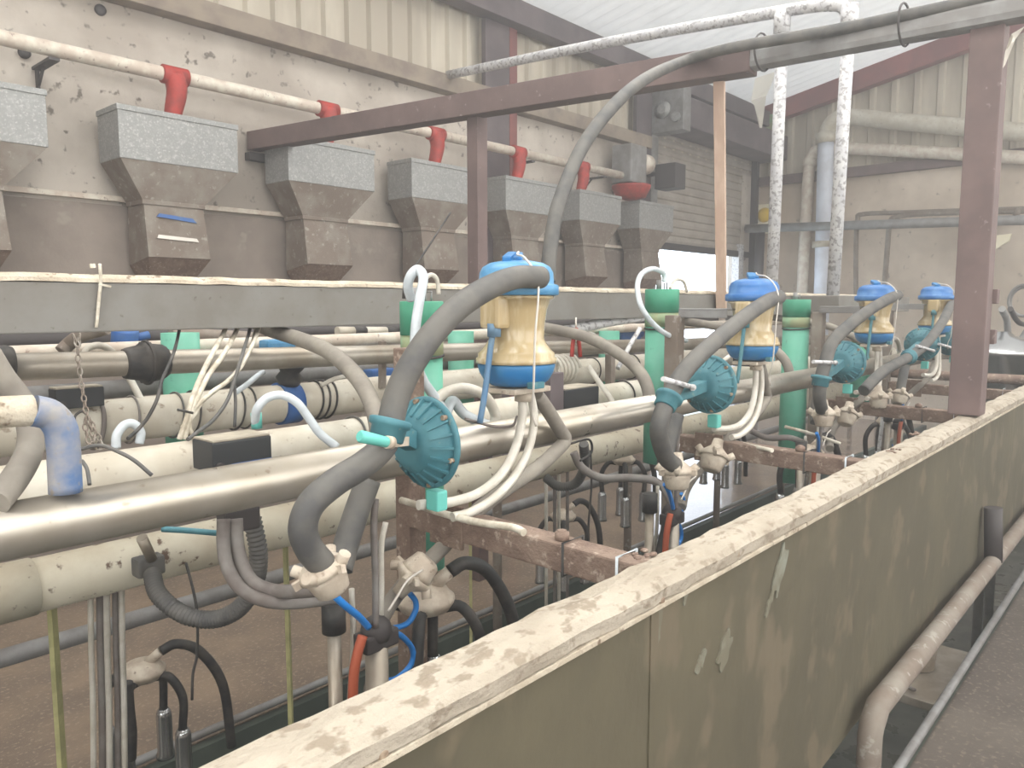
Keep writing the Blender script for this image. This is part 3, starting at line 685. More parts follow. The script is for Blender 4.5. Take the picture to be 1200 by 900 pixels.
def disc(i, x):
    y, z = 0.955, [1.268, 1.288, 1.288, 1.312, 1.31][i]
    t = thing('shutoff_valve', ['nearest teal ribbed round valve with turquoise grip', 'second teal round valve, with silver lever, left of second jar', 'third teal round valve, with silver lever, left of third jar', 'fourth teal round valve, below the farthest blue-lidded jar', 'fifth teal round valve, half hidden behind the brown column'][i], 'valve', (x, y, z-0.075), 'teal ribbed round valves')
    o = V((x+0.035, y, z))
    ax = V((-1, 0.0, 0))
    B().lathe([(-0.004, 0.055), (0, 0.074), (0.004, 0.078), (0.010, 0.078), (0.012, 0.072)], o, ax, 40).obj('flange', 'teal', t)
    dm = B().lathe([(0.012, 0.070), (0.02, 0.066), (0.035, 0.052), (0.048, 0.040), (0.052, 0.03), (0.053, 0)], o, ax, 40).obj('dome', 'teal', t)
    b = B()
    for k in range(20):
        a = k*2*PI/20; r = V((0, math.cos(a), math.sin(a)))
        b.bar(o+ax*0.013+r*0.072, o+ax*0.040+r*0.046, 0.004, 0.009, up=ax)
    b.obj('ribs', 'teal', dm)
    for k in range(6):
        a = k*PI/3+0.3; r = V((0, math.cos(a), math.sin(a)))
        B().cyl(o+ax*0.010+r*0.0705, o+ax*0.020+r*0.0705, 0.0045, seg=6).obj('screw', 'bolt', t)
    # collar that grips the hose and side tab
    P = spline(wp((lidhose, lid2, lid3, lid4, lid4)[i]), 8)
    q = [W(457, 499, 0.90), W(783, 470, 0.9), W(962, 446, 0.905), W(1064, 419, 0.88), None][i]
    if q is not None:
        k = min(range(1, len(P)-1), key=lambda j: (P[j]-q).length); d = (P[k-1]-P[k+1]).normalized(); q = P[k]
        B().lathe([(-0.022, 0.0225), (-0.02, 0.026), (0.0, 0.027), (0.002, 0.032), (0.011, 0.033), (0.013, 0.029), (0.013, 0.0225)], q, d, 24) \
            .bar(q+V((0, 0.01, 0)), o+V((-0.03, 0, 0.0)), 0.03, 0.03, bev=0.004).obj('hose_collar', 'teal', t)
    if i == 0:
        B().lathe([(0, 0.007), (0.003, 0.009), (0.05, 0.008), (0.054, 0.006)], W(421, 511, 0.865), W(456, 519, 0.865)-W(421, 511, 0.865), 16).obj('grip', 'tealgrip', t, label='turquoise grip')
        B().bar(W(454, 519, 0.866), W(478, 517, 0.90), 0.004, 0.014).cyl(W(453, 518, 0.864), W(459, 519, 0.866), 0.0095).obj('lever', 'cream', t)
    else:
        a, c = [None, ((777, 444), (812, 454)), ((953, 424), (979, 425)), ((1074, 405), (1094, 411)), ((1100, 403), (1117, 408))][i]
        B().cyl(W(a[0], a[1], 0.865), W(c[0], c[1], 0.87), 0.0058).cyl(W(c[0], c[1], 0.87), W(c[0], c[1], 0.95), 0.008).obj('lever', 'galvpole', t, label='silver lever')
    # pivot knuckle behind
    B().cyl(o+V((0.0, 0.02, 0.006)), o+V((0.05, 0.05, 0.012)), 0.018).lathe([(0, 0.024), (0.012, 0.024)], o+V((0.05, 0.05, 0.012)), (0.9, 0.3, 0), 18).obj('pivot', 'rust', t, label='rusty pivot')
    B().box(o+V((0.0, 0.02, 0.024)), o+V((0.035, 0.07, 0.04)), 0.002).box(o+V((0.0, 0.02, -0.03)), o+V((0.03, 0.06, -0.014)), 0.002).obj('clamp_plate', 'purple', t)
    B().box(o+V((-0.012, -0.03, -0.115)), o+V((0.012, 0.0, -0.08)), 0.004).obj('foot_clip', 'tealgrip', t)
    return o


def claw_piece(p, ax, lab, group='cream claw bowls hanging under the valves', s=1.0):
    """lumpy translucent plastic claw bowl with stubby nipples"""
    ax = V(ax).normalized(); u = V((0, 0, 1)) if abs(ax.z) < 0.9 else V((1, 0, 0)); sx = u.cross(ax).normalized(); sy = ax.cross(sx)
    t = thing('milk_claw', lab, 'claw', p, group)
    B().lathe([(0, 0.018*s), (0.004*s, 0.024*s), (0.026*s, 0.029*s), (0.034*s, 0.032*s)], p, ax, 20).obj('bowl', 'cream', t)
    cp = B().lathe([(0.034*s, 0.036*s), (0.042*s, 0.036*s), (0.05*s, 0.027*s), (0.062*s, 0.014*s), (0.08*s, 0.012*s)], p, ax, 20)
    for k in range(4):
        a = k*PI/2+0.5; r = sx*math.cos(a)+sy*math.sin(a)
        cp.cyl(p+ax*0.036*s+r*0.024*s, p+ax*0.052*s+r*0.043*s, 0.0085*s, seg=12)
    for k in range(3):
        a = k*2*PI/3+0.1; r = sx*math.cos(a)+sy*math.sin(a)
        cp.bar(p+ax*0.038*s+r*0.03*s, p+ax*0.038*s+r*0.045*s, 0.008*s, 0.012*s, bev=0.001)
    cp.obj('cap', 'cream', t)
    return t


def cluster(c, lab, group, s=1.0, far=False):
    """milking cluster hanging: pale domed claw, four black liners with steel shells"""
    t = thing('milking_cluster', lab, 'milking cluster', c, group)
    B().lathe([(-0.03, 0.03), (-0.022, 0.05), (-0.012, 0.056), (-0.006, 0.06), (0.002, 0.06), (0.006, 0.054), (0.02, 0.044), (0.028, 0.02), (0.03, 0)], c, seg=24).cyl(c+V((0.01, -0.01, 0.02)), c+V((0.04, -0.03, 0.05)), 0.013).obj('claw', 'cream', t)
    for k in range(4):
        a = k*PI/2+0.7; r = V((math.cos(a), math.sin(a), 0))
        P = spline([c+r*0.035+V((0, 0, -0.02)), c+r*0.075+V((0, 0, -0.02)), c+r*0.11+V((0, 0, -0.08)), c+r*0.105+V((0, 0, -0.17))], 5)
        ln = B().tube(P, 0.012, 8).obj('liner', 'black', t)
        e = c+r*0.105+V((0, 0, -0.17))
        B().lathe([(0, 0.014), (-0.01, 0.02), (-0.02, 0.022), (-0.13, 0.022), (-0.14, 0.026), (-0.15, 0.026)], e, seg=14).obj('shell', 'shiny', ln, label='steel shell')
    P = spline([c+V((0.04, -0.03, 0.05)), c+V((0.08, -0.04, 0.06)), c+V((0.14, -0.05, 0.02)), c+V((0.2, -0.06, -0.1)), c+V((0.22, -0.06, -0.3))], 6)
    B().tube(P, 0.014, 10).obj('long_milk_tube', 'black', t)
    return t


# unit 1 traced hoses; others take the same run one stall further along
lidhose = [(634, 325, 0.915), (606, 325, 0.91), (575, 336, 0.90), (540, 358, 0.89), (508, 390, 0.89), (482, 428, 0.895), (466, 462, 0.90), (457, 497, 0.90), (449, 523, 0.90), (425, 545, 0.90), (393, 565, 0.905), (365, 590, 0.91), (355, 618, 0.915), (362, 642, 0.92), (378, 662, 0.92)]
L0 = wp(lidhose)
lab_l = ['nearest', 'second', 'third', 'farthest']
# photo-traced routes for the farther ones (same drape, other bend)
lid2 = [(913, 348, 0.93), (898, 354, 0.915), (872, 372, 0.90), (840, 398, 0.89), (812, 424, 0.89), (796, 444, 0.895), (784, 466, 0.90), (775, 488, 0.90), (772, 508, 0.905), (780, 535, 0.92), (790, 545, 0.93)]
lid3 = [(1052, 346, 0.93), (1042, 350, 0.915), (1018, 364, 0.90), (992, 384, 0.89), (975, 402, 0.895), (968, 422, 0.90), (962, 445, 0.905), (960, 465, 0.91), (963, 480, 0.92)]
lid4 = [(1119, 352, 0.93), (1113, 360, 0.92), (1104, 378, 0.90), (1092, 395, 0.89), (1080, 408, 0.885), (1062, 420, 0.88), (1040, 432, 0.88), (1025, 444, 0.89), (1012, 458, 0.9)]
for i, pts in enumerate((lidhose, lid2, lid3, lid4)):
    hose('lid_hose', pts, 0.0205 if i == 0 else 0.021, 'hose', ['thick black rubber hose arching from the near jar lid down past its valve', 'black rubber hose slanting from the second jar lid to its valve', 'black rubber hose slanting from the third jar lid to its valve', 'black rubber hose curving down from the farthest jar lid'][i], 'hose', 'thick hoses from jar lids', n=8, seg=16)

clawpos = [((392, 672, 0.92), (-0.35, 0.2, 0.9)), ((794, 560, 0.93), (0.1, 0.1, 1)), ((966, 490, 0.92), (0.1, 0.1, 1)), ((1030, 470, 0.92), (0.1, 0.1, 1))]
claw2 = [((503, 655, 1.02), (-0.5, 0.3, -0.6)), ((832, 552, 1.0), (0.4, 0, 0.7)), ((990, 498, 1.0), (0.4, 0, 0.7)), ((1052, 474, 1.0), (0.4, 0, 0.7))]
for i in range(4):
    crossbar(i, CX[i]); jar(i, JX[i]); o = disc(i, DIX[i])
    p = W(*clawpos[i][0]); p.z -= 0.03
    claw_piece(p, clawpos[i][1], 'lumpy cream claw bowl at the end of the '+lab_l[i]+' lid hose', s=1.05 if i == 0 else 1.15)
    p = W(*claw2[i][0])
    claw_piece(p, claw2[i][1], ['cream claw bowl tucked under the end of the nearest crossbar', 'cream claw bowl seen against the bright wet floor', 'right hand claw bowl under the third crossbar', 'right hand claw bowl beside the fourth crossbar'][i], s=1.05 if i == 0 else 1.2)
    dx = JX[i]-JX[0]; D = V((dx, 0, 0))
    # pale flat twin milk tubes falling from the jar outlet and sweeping left
    base = wp([(612, 463, 0.99), (612, 490, 0.985), (604, 525, 0.975), (588, 555, 0.965), (562, 577, 0.96), (530, 588, 0.96), (490, 592, 0.975)])
    B().tube(spline(shift(base, D), 7), 0.009, 10).obj('milk_tube', 'clear', None, 'upper pale milk tube sweeping left below the '+who[i], 'tube', 'pale milk tubes below the jars')
    base = wp([(622, 463, 0.985), (626, 490, 0.98), (620, 525, 0.97), (604, 557, 0.955), (580, 583, 0.945), (552, 600, 0.945), (530, 606, 0.95)])
    B().tube(spline(shift(base, D), 7), 0.0085, 10).obj('milk_tube', 'clear', None, 'lower pale milk tube sweeping left below the '+who[i], 'tube', 'pale milk tubes below the jars')
    # grey milk hose joining the steel pipe
    base = wp([(628, 462, 1.0), (640, 478, 1.01), (655, 502, 1.03), (662, 515, 1.035), (652, 528, 1.03), (630, 548, 1.02), (600, 568, 1.01), (560, 598, 1.02), (520, 640, 1.08), (470, 690, 1.08), (440, 735, 1.05)])
    B().tube(spline(shift(base, D), 7), 0.0155, 12).obj('milk_hose', 'palehose', None, 'pale grey hose looping down over the steel pipe below the '+who[i], 'hose', 'grey hoses below the jars')
    # pale hose loop behind valve
    base = wp([(505, 476, 1.2), (522, 460, 1.2), (545, 455, 1.2), (568, 464, 1.2), (580, 485, 1.2), (578, 500, 1.2)])
    B().tube(spline(shift(base, D), 7), 0.012, 10).obj('loop_hose', 'clear', None, 'cream translucent hose loop on the steel pipe behind the '+lab_l[i]+' valve', 'hose', 'cream hose loops on the steel pipe')
    # grey hose from under the beam down to valve
    base = wp([(280, 366, 1.92), (312, 385, 1.85), (350, 397, 1.66), (385, 412, 1.48), (415, 438, 1.35), (434, 468, 1.25), (443, 500, 1.2), (445, 540, 1.18)])
    B().tube(spline(shift(base, (DIX[i]-DIX[0], 0, 0)), 7), 0.0185, 12).obj('drop_hose', 'palehose', None, 'dusty grey hose bending down from under the grey beam towards the '+lab_l[i]+' valve', 'hose', 'grey hoses from under the grey beam')
    # thick short legs below the valve
    base = wp([(432, 562, 1.0), (418, 600, 1.0), (405, 640, 1.0), (398, 668, 0.99)])
    B().tube(spline(shift(base, (DIX[i]-DIX[0], 0, 0)), 6), 0.021, 12).obj('short_hose', 'hose', None, 'short thick grey hose dropping below the '+lab_l[i]+' valve to its claw bowl', 'hose', 'short hoses under the valves')
    # pit hardware below each unit
    base = V((DIX[i]-DIX[0], 0, 0))
    c = W(441, 745, 1.02)+base
    t = thing('dropper_post', 'upright steel tube with clamp hanging in the pit below the '+lab_l[i]+' valve', 'post', c, 'dropper posts in the pit')
    B().cyl(c-V((0, 0, 0.7)), c+V((0, 0, 0.0)), 0.02).obj('post_tube', 'steel_dull', t)
    B().ball(c+V((0, 0, 0.01)), 0.028, 2).box(c+V((-0.035, -0.02, -0.02)), c+V((0.035, 0.02, 0.01)), 0.005).obj('clamp', 'dkmetal', t)
    for j, (pts, r, m, lb) in enumerate((
        ([(480, 695, 1.05), (487, 705, 1.05), (486, 718, 1.05), (475, 732, 1.05), (450, 738, 1.05)], 0.0055, 'bluehose', 'upper bright blue air line loop'),
        ([(456, 740, 1.05), (470, 745, 1.05), (483, 760, 1.05), (482, 778, 1.05), (465, 795, 1.05), (448, 798, 1.05)], 0.0055, 'bluehose', 'lower bright blue air line loop'),
        ([(392, 698, 0.98), (405, 710, 0.98), (420, 722, 0.99), (432, 735, 1.0)], 0.006, 'bluehose', 'short bright blue air line'),
        ([(425, 745, 1.0), (418, 770, 1.0), (414, 800, 1.0), (413, 860, 1.0)], 0.0085, 'orange', 'dull orange tube'),
        ([(412, 690, 1.05), (414, 750, 1.05), (410, 820, 1.05), (409, 880, 1.05)], 0.005, 'clear', 'thin pale tube'),
        ([(440, 585, 1.0), (438, 620, 1.0), (440, 680, 1.0), (440, 735, 1.0)], 0.006, 'greyhose', 'thin grey tube'),
        ([(452, 612, 1.02), (447, 640, 1.02), (447, 690, 1.02), (446, 735, 1.02)], 0.005, 'clear', 'thin cream tube'),
        ([(495, 668, 1.0), (478, 680, 1.0), (465, 700, 1.0), (455, 716, 1.0)], 0.0022, 'wire', 'thin pale wire'),
    )):
        nm = 'air_line' if 'air' in lb else ('support_wire' if 'wire' in lb else 'thin_tube')
        B().tube(spline(shift(wp(pts), base), 7), r, 8).obj(nm, m, None, lb+' in the pit below the '+lab_l[i]+' valve', 'tube' if 'wire' not in lb else 'wire')
    c = W(498, 700, 1.12)+base
    if i != 1: cluster(c, 'near side milking cluster hanging in the pit under the '+lab_l[i]+' crossbar', 'near milking clusters')
    # dark hose sheath
    c = W(391, 720, 1.05)+base
    t = thing('sleeved_tube', 'grey upright tube with black sleeve in the pit left of the '+lab_l[i]+' dropper post', 'tube', c, 'sleeved tubes in the pit')
    B().cyl(c+V((0, 0, 0.02)), c-V((0, 0, 0.03)), 0.02).obj('sleeve', 'black', t)
    B().cyl(c-V((0, 0, 0.03)), c-V((0, 0, 0.5)), 0.012).obj('tube', 'steel_dull', t)

disc(4, W(1112, 403, 0.955).x)

# white cable on first crossbar
hose('cable', [(470, 586, 1.13), (490, 592, 1.08), (520, 602, 0.98), (560, 612, 0.90), (600, 618, 0.83), (614, 624, 0.80)], 0.0065, 'whitecable', 'cream cable lying along the nearest crossbar', 'cable')
for i, (a) in enumerate(([(920, 500, 1.12), (950, 508, 1.05), (985, 520, 0.95)], [(838, 512, 1.1), (870, 520, 0.98), (905, 528, 0.86)])):
    hose('cable', a, 0.006, 'whitecable', ['cream cable lying along the third crossbar', 'cream cable lying along the second crossbar'][i], 'cable')

# ------------------------------------------------------------------ green cylinders
def green(px, w, ytop, ybot, Y, lab, grp, capped=True, r=None):
    c = W(px, ytop, Y); zb = W(px, ybot, Y).z; r = r or 0.052
    t = thing('green_cylinder', lab, 'cylinder', V((c.x, Y, zb)), grp)
    zt = c.z
    if capped:
        B().lathe([(0, r+0.001), (-0.002, r+0.003), (-0.075, r+0.003)], (c.x, Y, zt)).obj('cap', 'greencap', t, label='deeper green cap')
        B().lathe([(-0.0751, r+0.002), (-0.12, r+0.002)], (c.x, Y, zt)).obj('stained_band', 'greenband', t, label='stained pale band')
        b = B().cyl((c.x, Y, zt-0.1201), (c.x, Y, zb), r, seg=28)
        b.obj('body', 'green', t)
        B().tube([V((c.x+math.cos(a)*(r+0.002), Y+math.sin(a)*(r+0.002), zt-0.124+0.004*math.cos(a))) for a in [k*2*PI/28 for k in range(28)]], 0.003, 6, closed=True).obj('cable_tie', 'black', t)
        B().tube([V((c.x+0.012, Y, zt)), V((c.x+0.012, Y, zt+0.02)), V((c.x+0.03, Y, zt+0.022)), V((c.x+0.03, Y, zt))], 0.0025, 6).cyl((c.x-0.02, Y, zt), (c.x-0.02, Y, zt+0.03), 0.009).obj('top_fitting', 'galvgrey', t)
    else:
        B().cyl((c.x, Y, zt), (c.x, Y, zb), r, seg=28).obj('body', 'green', t)
        B().tube([V((c.x+math.cos(a)*(r+0.002), Y+math.sin(a)*(r+0.002), zt-0.09+0.006*math.cos(a))) for a in [k*2*PI/28 for k in range(28)]], 0.003, 6, closed=True).obj('cable_tie', 'black', t)
green(494, 48, 353, 665, 1.30, 'green cylinder behind the near black hose, left of the large jar', 'near row of green cylinders', r=0.046)
green(776, 42, 339, 540, 1.30, 'green cylinder with white hose loop on top, left of the peach prop', 'near row of green cylinders')
green(934, 33, 351, 560, 1.30, 'green cylinder just right of the second jar', 'near row of green cylinders', r=0.055)
green(1012, 26, 375, 470, 1.34, 'green cylinder behind the third jar', 'near row of green cylinders')
for (px, yt, yb, X_, lab) in ((211, 390, 600, 0, 'green cylinder far side, left, behind the silver pipe'), (540, 388, 520, 0, 'green cylinder far side, behind the near jar hose'), (714, 388, 470, 0, 'green cylinder far side, behind the second black control box')):
    green(px, 45, yt, yb, 2.19, lab, 'far row of green cylinders', capped=False)
# clear loops
hose('clear_hose', [(482, 351, 1.26), (478, 335, 1.25), (482, 322, 1.24), (490, 316, 1.23), (496, 326, 1.21), (492, 350, 1.20), (487, 385, 1.20), (487, 420, 1.2), (496, 446, 1.2), (510, 466, 1.2), (526, 490, 1.2)], 0.0105, 'clearblue', 'translucent white hose looping over the first green cylinder', 'hose')
hose('clear_hose', [(779, 330, 1.3), (777, 320, 1.3), (765, 315, 1.28), (752, 321, 1.26), (747, 336, 1.24), (751, 358, 1.22), (764, 378, 1.21), (782, 392, 1.21), (804, 399, 1.22)], 0.008, 'clearblue', 'translucent white hose looping over the second green cylinder', 'hose')
hose('clear_hose', [(497, 328, 1.5), (505, 322, 1.5), (512, 328, 1.5), (514, 345, 1.5)], 0.006, 'clear', 'thin pale loop right of the first green cylinder top', 'hose')
hose('clear_hose', [(785, 338, 1.5), (792, 328, 1.5), (801, 330, 1.5), (805, 342, 1.5)], 0.006, 'clear', 'thin pale loop right of the second green cylinder top', 'hose')
hose('aerial_rod', [(476, 333, 1.45), (480, 322, 1.45), (500, 292, 1.45), (528, 249, 1.45)], 0.0028, 'black', 'thin black rod slanting up from the first green cylinder', 'rod', seg=6)
B().cyl(W(474, 350, 1.45), W(475, 332, 1.45), 0.006).obj('rod_holder', 'black', None, 'small black holder at the foot of the thin rod', 'holder')

# ------------------------------------------------------------------ left foreground: blue bend, hoses, control boxes
t = thing('blue_bend', 'dusty pipe bend with worn blue coating standing on the steel pipe at left', 'pipe', W(80, 580, 1.08))
P = spline([W(-60, 486, 1.08), W(0, 483, 1.08), W(38, 481, 1.08)], 6)
B().tube(P, 0.0195, 20).obj('dusty_arm', 'dust', t, label='cream dusty arm')
P = spline([W(38, 481, 1.08), W(58, 486, 1.08), W(70, 500, 1.08), W(74, 520, 1.08), W(77, 577, 1.08)], 8)
B().tube(P, 0.0197, 20).obj('coated_elbow', 'bluepipe', t, label='worn blue elbow')
hose('cream_hose', [(-15, 415, 1.2), (2, 442, 1.2), (22, 468, 1.2), (36, 500, 1.18), (34, 530, 1.15), (18, 560, 1.12), (-6, 590, 1.08)], 0.017, 'palehose', 'cream hose curving down behind the blue bend at the left edge', 'hose', seg=16)
B().lathe([(-0.03, 0.03), (-0.02, 0.037), (0.02, 0.037), (0.03, 0.033)], W(-4, 425, 1.92), (1, 0, 0)).obj('pipe_coupling', 'black', None, 'black coupling cut by the left edge on the silver pipe', 'coupling')
# black coupling on silver pipe
xc = W(170, 425, 1.95).x
t = thing('pipe_coupling', 'big black compression coupling on the silver pipe, left of the white cables', 'coupling', silf(xc))
ribk = lambda k: 1.0+0.05*(k % 2)
B().lathe([(-0.052, 0.034), (-0.045, 0.037), (-0.01, 0.043), (-0.008, 0.05), (0.012, 0.05), (0.014, 0.046), (0.04, 0.043), (0.052, 0.036)], silf(xc), (1, 0, 0), 32, rib=ribk).obj('nut', 'black', t)
B().tube([silf(xc)+V((0.003, math.cos(a)*0.053, math.sin(a)*0.053)) for a in [k*2*PI/28 for k in range(28)]], 0.004, 6, closed=True).obj('collar_ring', 'black', t)


def cbox(px0, py0, px1, py1, Y, depth, lab, blue=True):
    a = W(px0, py1, Y); c = W(px1, py0, Y); x0, x1 = a.x, c.x
    z1 = W((px0+px1)/2, py0, Y).z; z0 = W((px0+px1)/2, py1, Y).z
    t = thing('control_box', lab, 'control box', V(((x0+x1)/2, Y+depth/2, z0)), 'black control boxes on the white pipes')
    B().box((x0, Y, z0), (x1, Y+depth, z1), 0.003).obj('case', 'boxblack', t)
    B().box((x0+0.002, Y+0.002, z1+0.0002), (x1-0.002, Y+depth-0.002, z1+0.004), 0.001).obj('lid', 'boxtop', t, label='dusty lid')
    if blue: B().box((x0+0.3*(x1-x0), Y-0.002, z0+0.006), (x1, Y, z0+0.014)).obj('stripe', 'blue', t, label='blue stripe')
    B().cyl((x0+0.012, Y-0.008, z0+0.012), (x0+0.012, Y, z0+0.012), 0.008).obj('knob', 'dkmetal', t)
cbox(250, 515, 318, 550, 1.33, 0.08, 'black control box with dusty lid and blue stripe, in front of white pipe')
cbox(662, 455, 702, 486, 1.33, 0.08, 'black control box right of the large near jar')
cbox(66, 455, 122, 478, 1.98, 0.05, 'small dark control box behind the chain at left', blue=False)
cbox(880, 410, 905, 428, 1.34, 0.08, 'black control box behind the second jar', blue=False)

# chain with real links
def chain(pts, lab, r=0.008, th=0.0016):
    P = spline(pts, 20); b = B(); step = r*1.55; acc = 0; k = 0; last = P[0]
    for i in range(1, len(P)):
        acc += (P[i]-P[i-1]).length
        if acc >= step:
            d = (P[i]-P[i-1]).normalized(); u = V((1, 0, 0)) if k % 2 else V((0, 1, 0)); x = (u-d*u.dot(d)).normalized()
            b.tube([P[i]+d*math.cos(q)*r+x*math.sin(q)*r*0.55 for q in [j*2*PI/10 for j in range(10)]], th, 5, closed=True); acc = 0; k += 1
    b.obj('chain', 'galvdirty', None, lab, 'chain')
chain([W(94, 388, 1.62), W(91, 410, 1.62), W(94, 440, 1.62), W(98, 465, 1.6), W(101, 482, 1.58), W(106, 500, 1.56), W(110, 515, 1.54), W(104, 525, 1.54)], 'hanging chain dangling from grey beam in front of the white pipe')
chain([W(84, 388, 1.62), W(88, 398, 1.62), W(93, 408, 1.61)], 'short second strand of chain at the grey beam')
chain([W(101, 485, 1.57), W(100, 500, 1.56), W(106, 520, 1.54), W(120, 524, 1.54), W(113, 508, 1.55), W(104, 490, 1.56)], 'tangled loop of chain lying against the white pipe')
# string on beam
t = thing('string_loop', 'white string tied round the grey beam near its left end', 'string', W(115, 312, 1.695))
B().tube(spline([W(117, 309, 1.69), W(118, 330, 1.69), W(116, 350, 1.692), W(113, 384, 1.693)], 6), 0.0035, 6).bar(W(116, 333, 1.688), W(130, 336, 1.688), 0.004, 0.004).bar(W(108, 309, 1.72), W(109, 314, 1.72), 0.006, 0.01).obj('string', 'whitecable', t)

cab = [
 ([(210, 385, 1.66), (203, 415, 1.6), (190, 445, 1.55), (184, 468, 1.5), (174, 488, 1.5), (163, 502, 1.5), (150, 514, 1.47)], 0.0036, 'black', 'black cable swinging left of the white cable bundle'),
 ([(264, 383, 1.66), (250, 412, 1.62), (236, 440, 1.58), (226, 465, 1.55), (221, 484, 1.54), (210, 515, 1.54)], 0.0058, 'whitecable', 'leftmost white cable in the tied bundle under the beam'),
 ([(278, 383, 1.66), (262, 415, 1.62), (244, 440, 1.58), (232, 465, 1.55), (224, 484, 1.54), (216, 515, 1.54)], 0.0058, 'whitecable', 'second white cable in the tied bundle under the beam'),
 ([(304, 381, 1.66), (292, 412, 1.62), (272, 442, 1.58), (245, 462, 1.55), (226, 482, 1.54), (222, 500, 1.54), (228, 515, 1.54)], 0.005, 'whitecable', 'white cable crossing from upper right into the tied bundle'),
 ([(300, 383, 1.66), (286, 425, 1.6), (262, 450, 1.57), (238, 470, 1.55), (228, 486, 1.54), (212, 502, 1.54)], 0.004, 'whitecable', 'thin cream cable crossing into the tied bundle'),
 ([(293, 383, 1.62), (284, 415, 1.6), (275, 445, 1.56), (266, 470, 1.54), (250, 492, 1.52), (232, 506, 1.5), (220, 515, 1.48)], 0.0042, 'hose', 'dark grey cable sagging right of the white bundle'),
 ([(274, 445, 1.56), (276, 470, 1.54), (275, 500, 1.5)], 0.0036, 'black', 'short black cable hanging straight above the control box'),
 ([(86, 530, 1.46), (96, 526, 1.46), (118, 522, 1.44), (140, 530, 1.42), (158, 540, 1.40), (178, 557, 1.38)], 0.0036, 'hose', 'grey cable lying over the middle white pipe at left'),
 ([(96, 540, 1.44), (102, 550, 1.42), (105, 568, 1.4)], 0.0034, 'hose', 'short grey cable beside the blue bend'),
 ([(88, 500, 1.9), (88, 488, 1.9), (96, 482, 1.9), (102, 486, 1.9)], 0.003, 'black', 'small black wire loop on the upper white pipe'),
 ([(545, 491, 1.0), (560, 495, 1.0), (580, 500, 1.0), (600, 499, 1.01), (606, 488, 1.02)], 0.0028, 'greyhose', 'thin grey cable sagging between near valve and jar'),
]
for pts, r, m, lab in cab: hose('cable', under(pts), r, m, lab, 'cable', seg=8)
B().tube([W(208, 480, 1.52), W(226, 484, 1.52)], 0.0025, 6).obj('cable_tie', 'black', None, 'black cable tie round the white cable bundle', 'cable tie')

clr = [
 ([(299, 495, 1.42), (301, 480, 1.4), (312, 467, 1.39), (330, 463, 1.38), (348, 472, 1.37), (362, 490, 1.36), (375, 508, 1.35), (395, 524, 1.33)], 0.009, 'clearblue', 'translucent hose arch right of the control box'),
 ([(136, 525, 1.6), (137, 510, 1.6), (146, 498, 1.6), (157, 497, 1.6), (165, 507, 1.6), (163, 520, 1.6)], 0.009, 'clearblue', 'small translucent hose arch between the white pipes'),
 ([(98, 415, 2.1), (105, 407, 2.1), (118, 405, 2.1), (132, 413, 2.1), (150, 440, 2.1), (166, 470, 2.05)], 0.009, 'clear', 'translucent hose behind the silver pipe near the black coupling'),
 ([(376, 452, 1.98), (392, 444, 1.97), (410, 441, 1.97), (425, 446, 1.98)], 0.007, 'clear', 'pale hose lying on the upper white pipe'),
 ([(276, 460, 2.0), (290, 450, 2.0), (302, 440, 2.05), (308, 436, 2.1)], 0.008, 'clearblue', 'short clear tube slanting above the upper white pipe'),
 ([(676, 402, 1.9), (684, 393, 1.9), (695, 392, 1.9), (705, 402, 1.9), (712, 416, 1.9)], 0.009, 'clear', 'small pale hose arch right of the large jar'),
 ([(690, 430, 1.5), (700, 445, 1.45), (712, 462, 1.4), (722, 478, 1.35)], 0.009, 'clear', 'pale hose slanting down beside the right control box'),
 ([(724, 432, 1.6), (738, 405, 1.6), (750, 385, 1.6)], 0.009, 'galvpole', 'pale rod slanting up left of the second green cylinder'),
 ([(828, 445, 1.3), (845, 425, 1.3), (862, 412, 1.3)], 0.008, 'clear', 'pale tube slanting behind the second lid hose'),
 ([(520, 492, 1.2), (530, 470, 1.22), (545, 486, 1.22), (575, 500, 1.2)], 0.012, 'clearblue', 'clear hose behind the near valve'),
]
for pts, r, m, lab in clr: hose('clear_hose' if 'rod' not in lab else 'strut_rod', pts, r, m, lab, 'hose' if 'rod' not in lab else 'rod')
B().cyl(W(301, 502, 1.42), W(300, 484, 1.42), 0.011).obj('hose_barb', 'tealgrip', None, 'pale blue hose fitting at the foot of the arch by the control box', 'fitting')

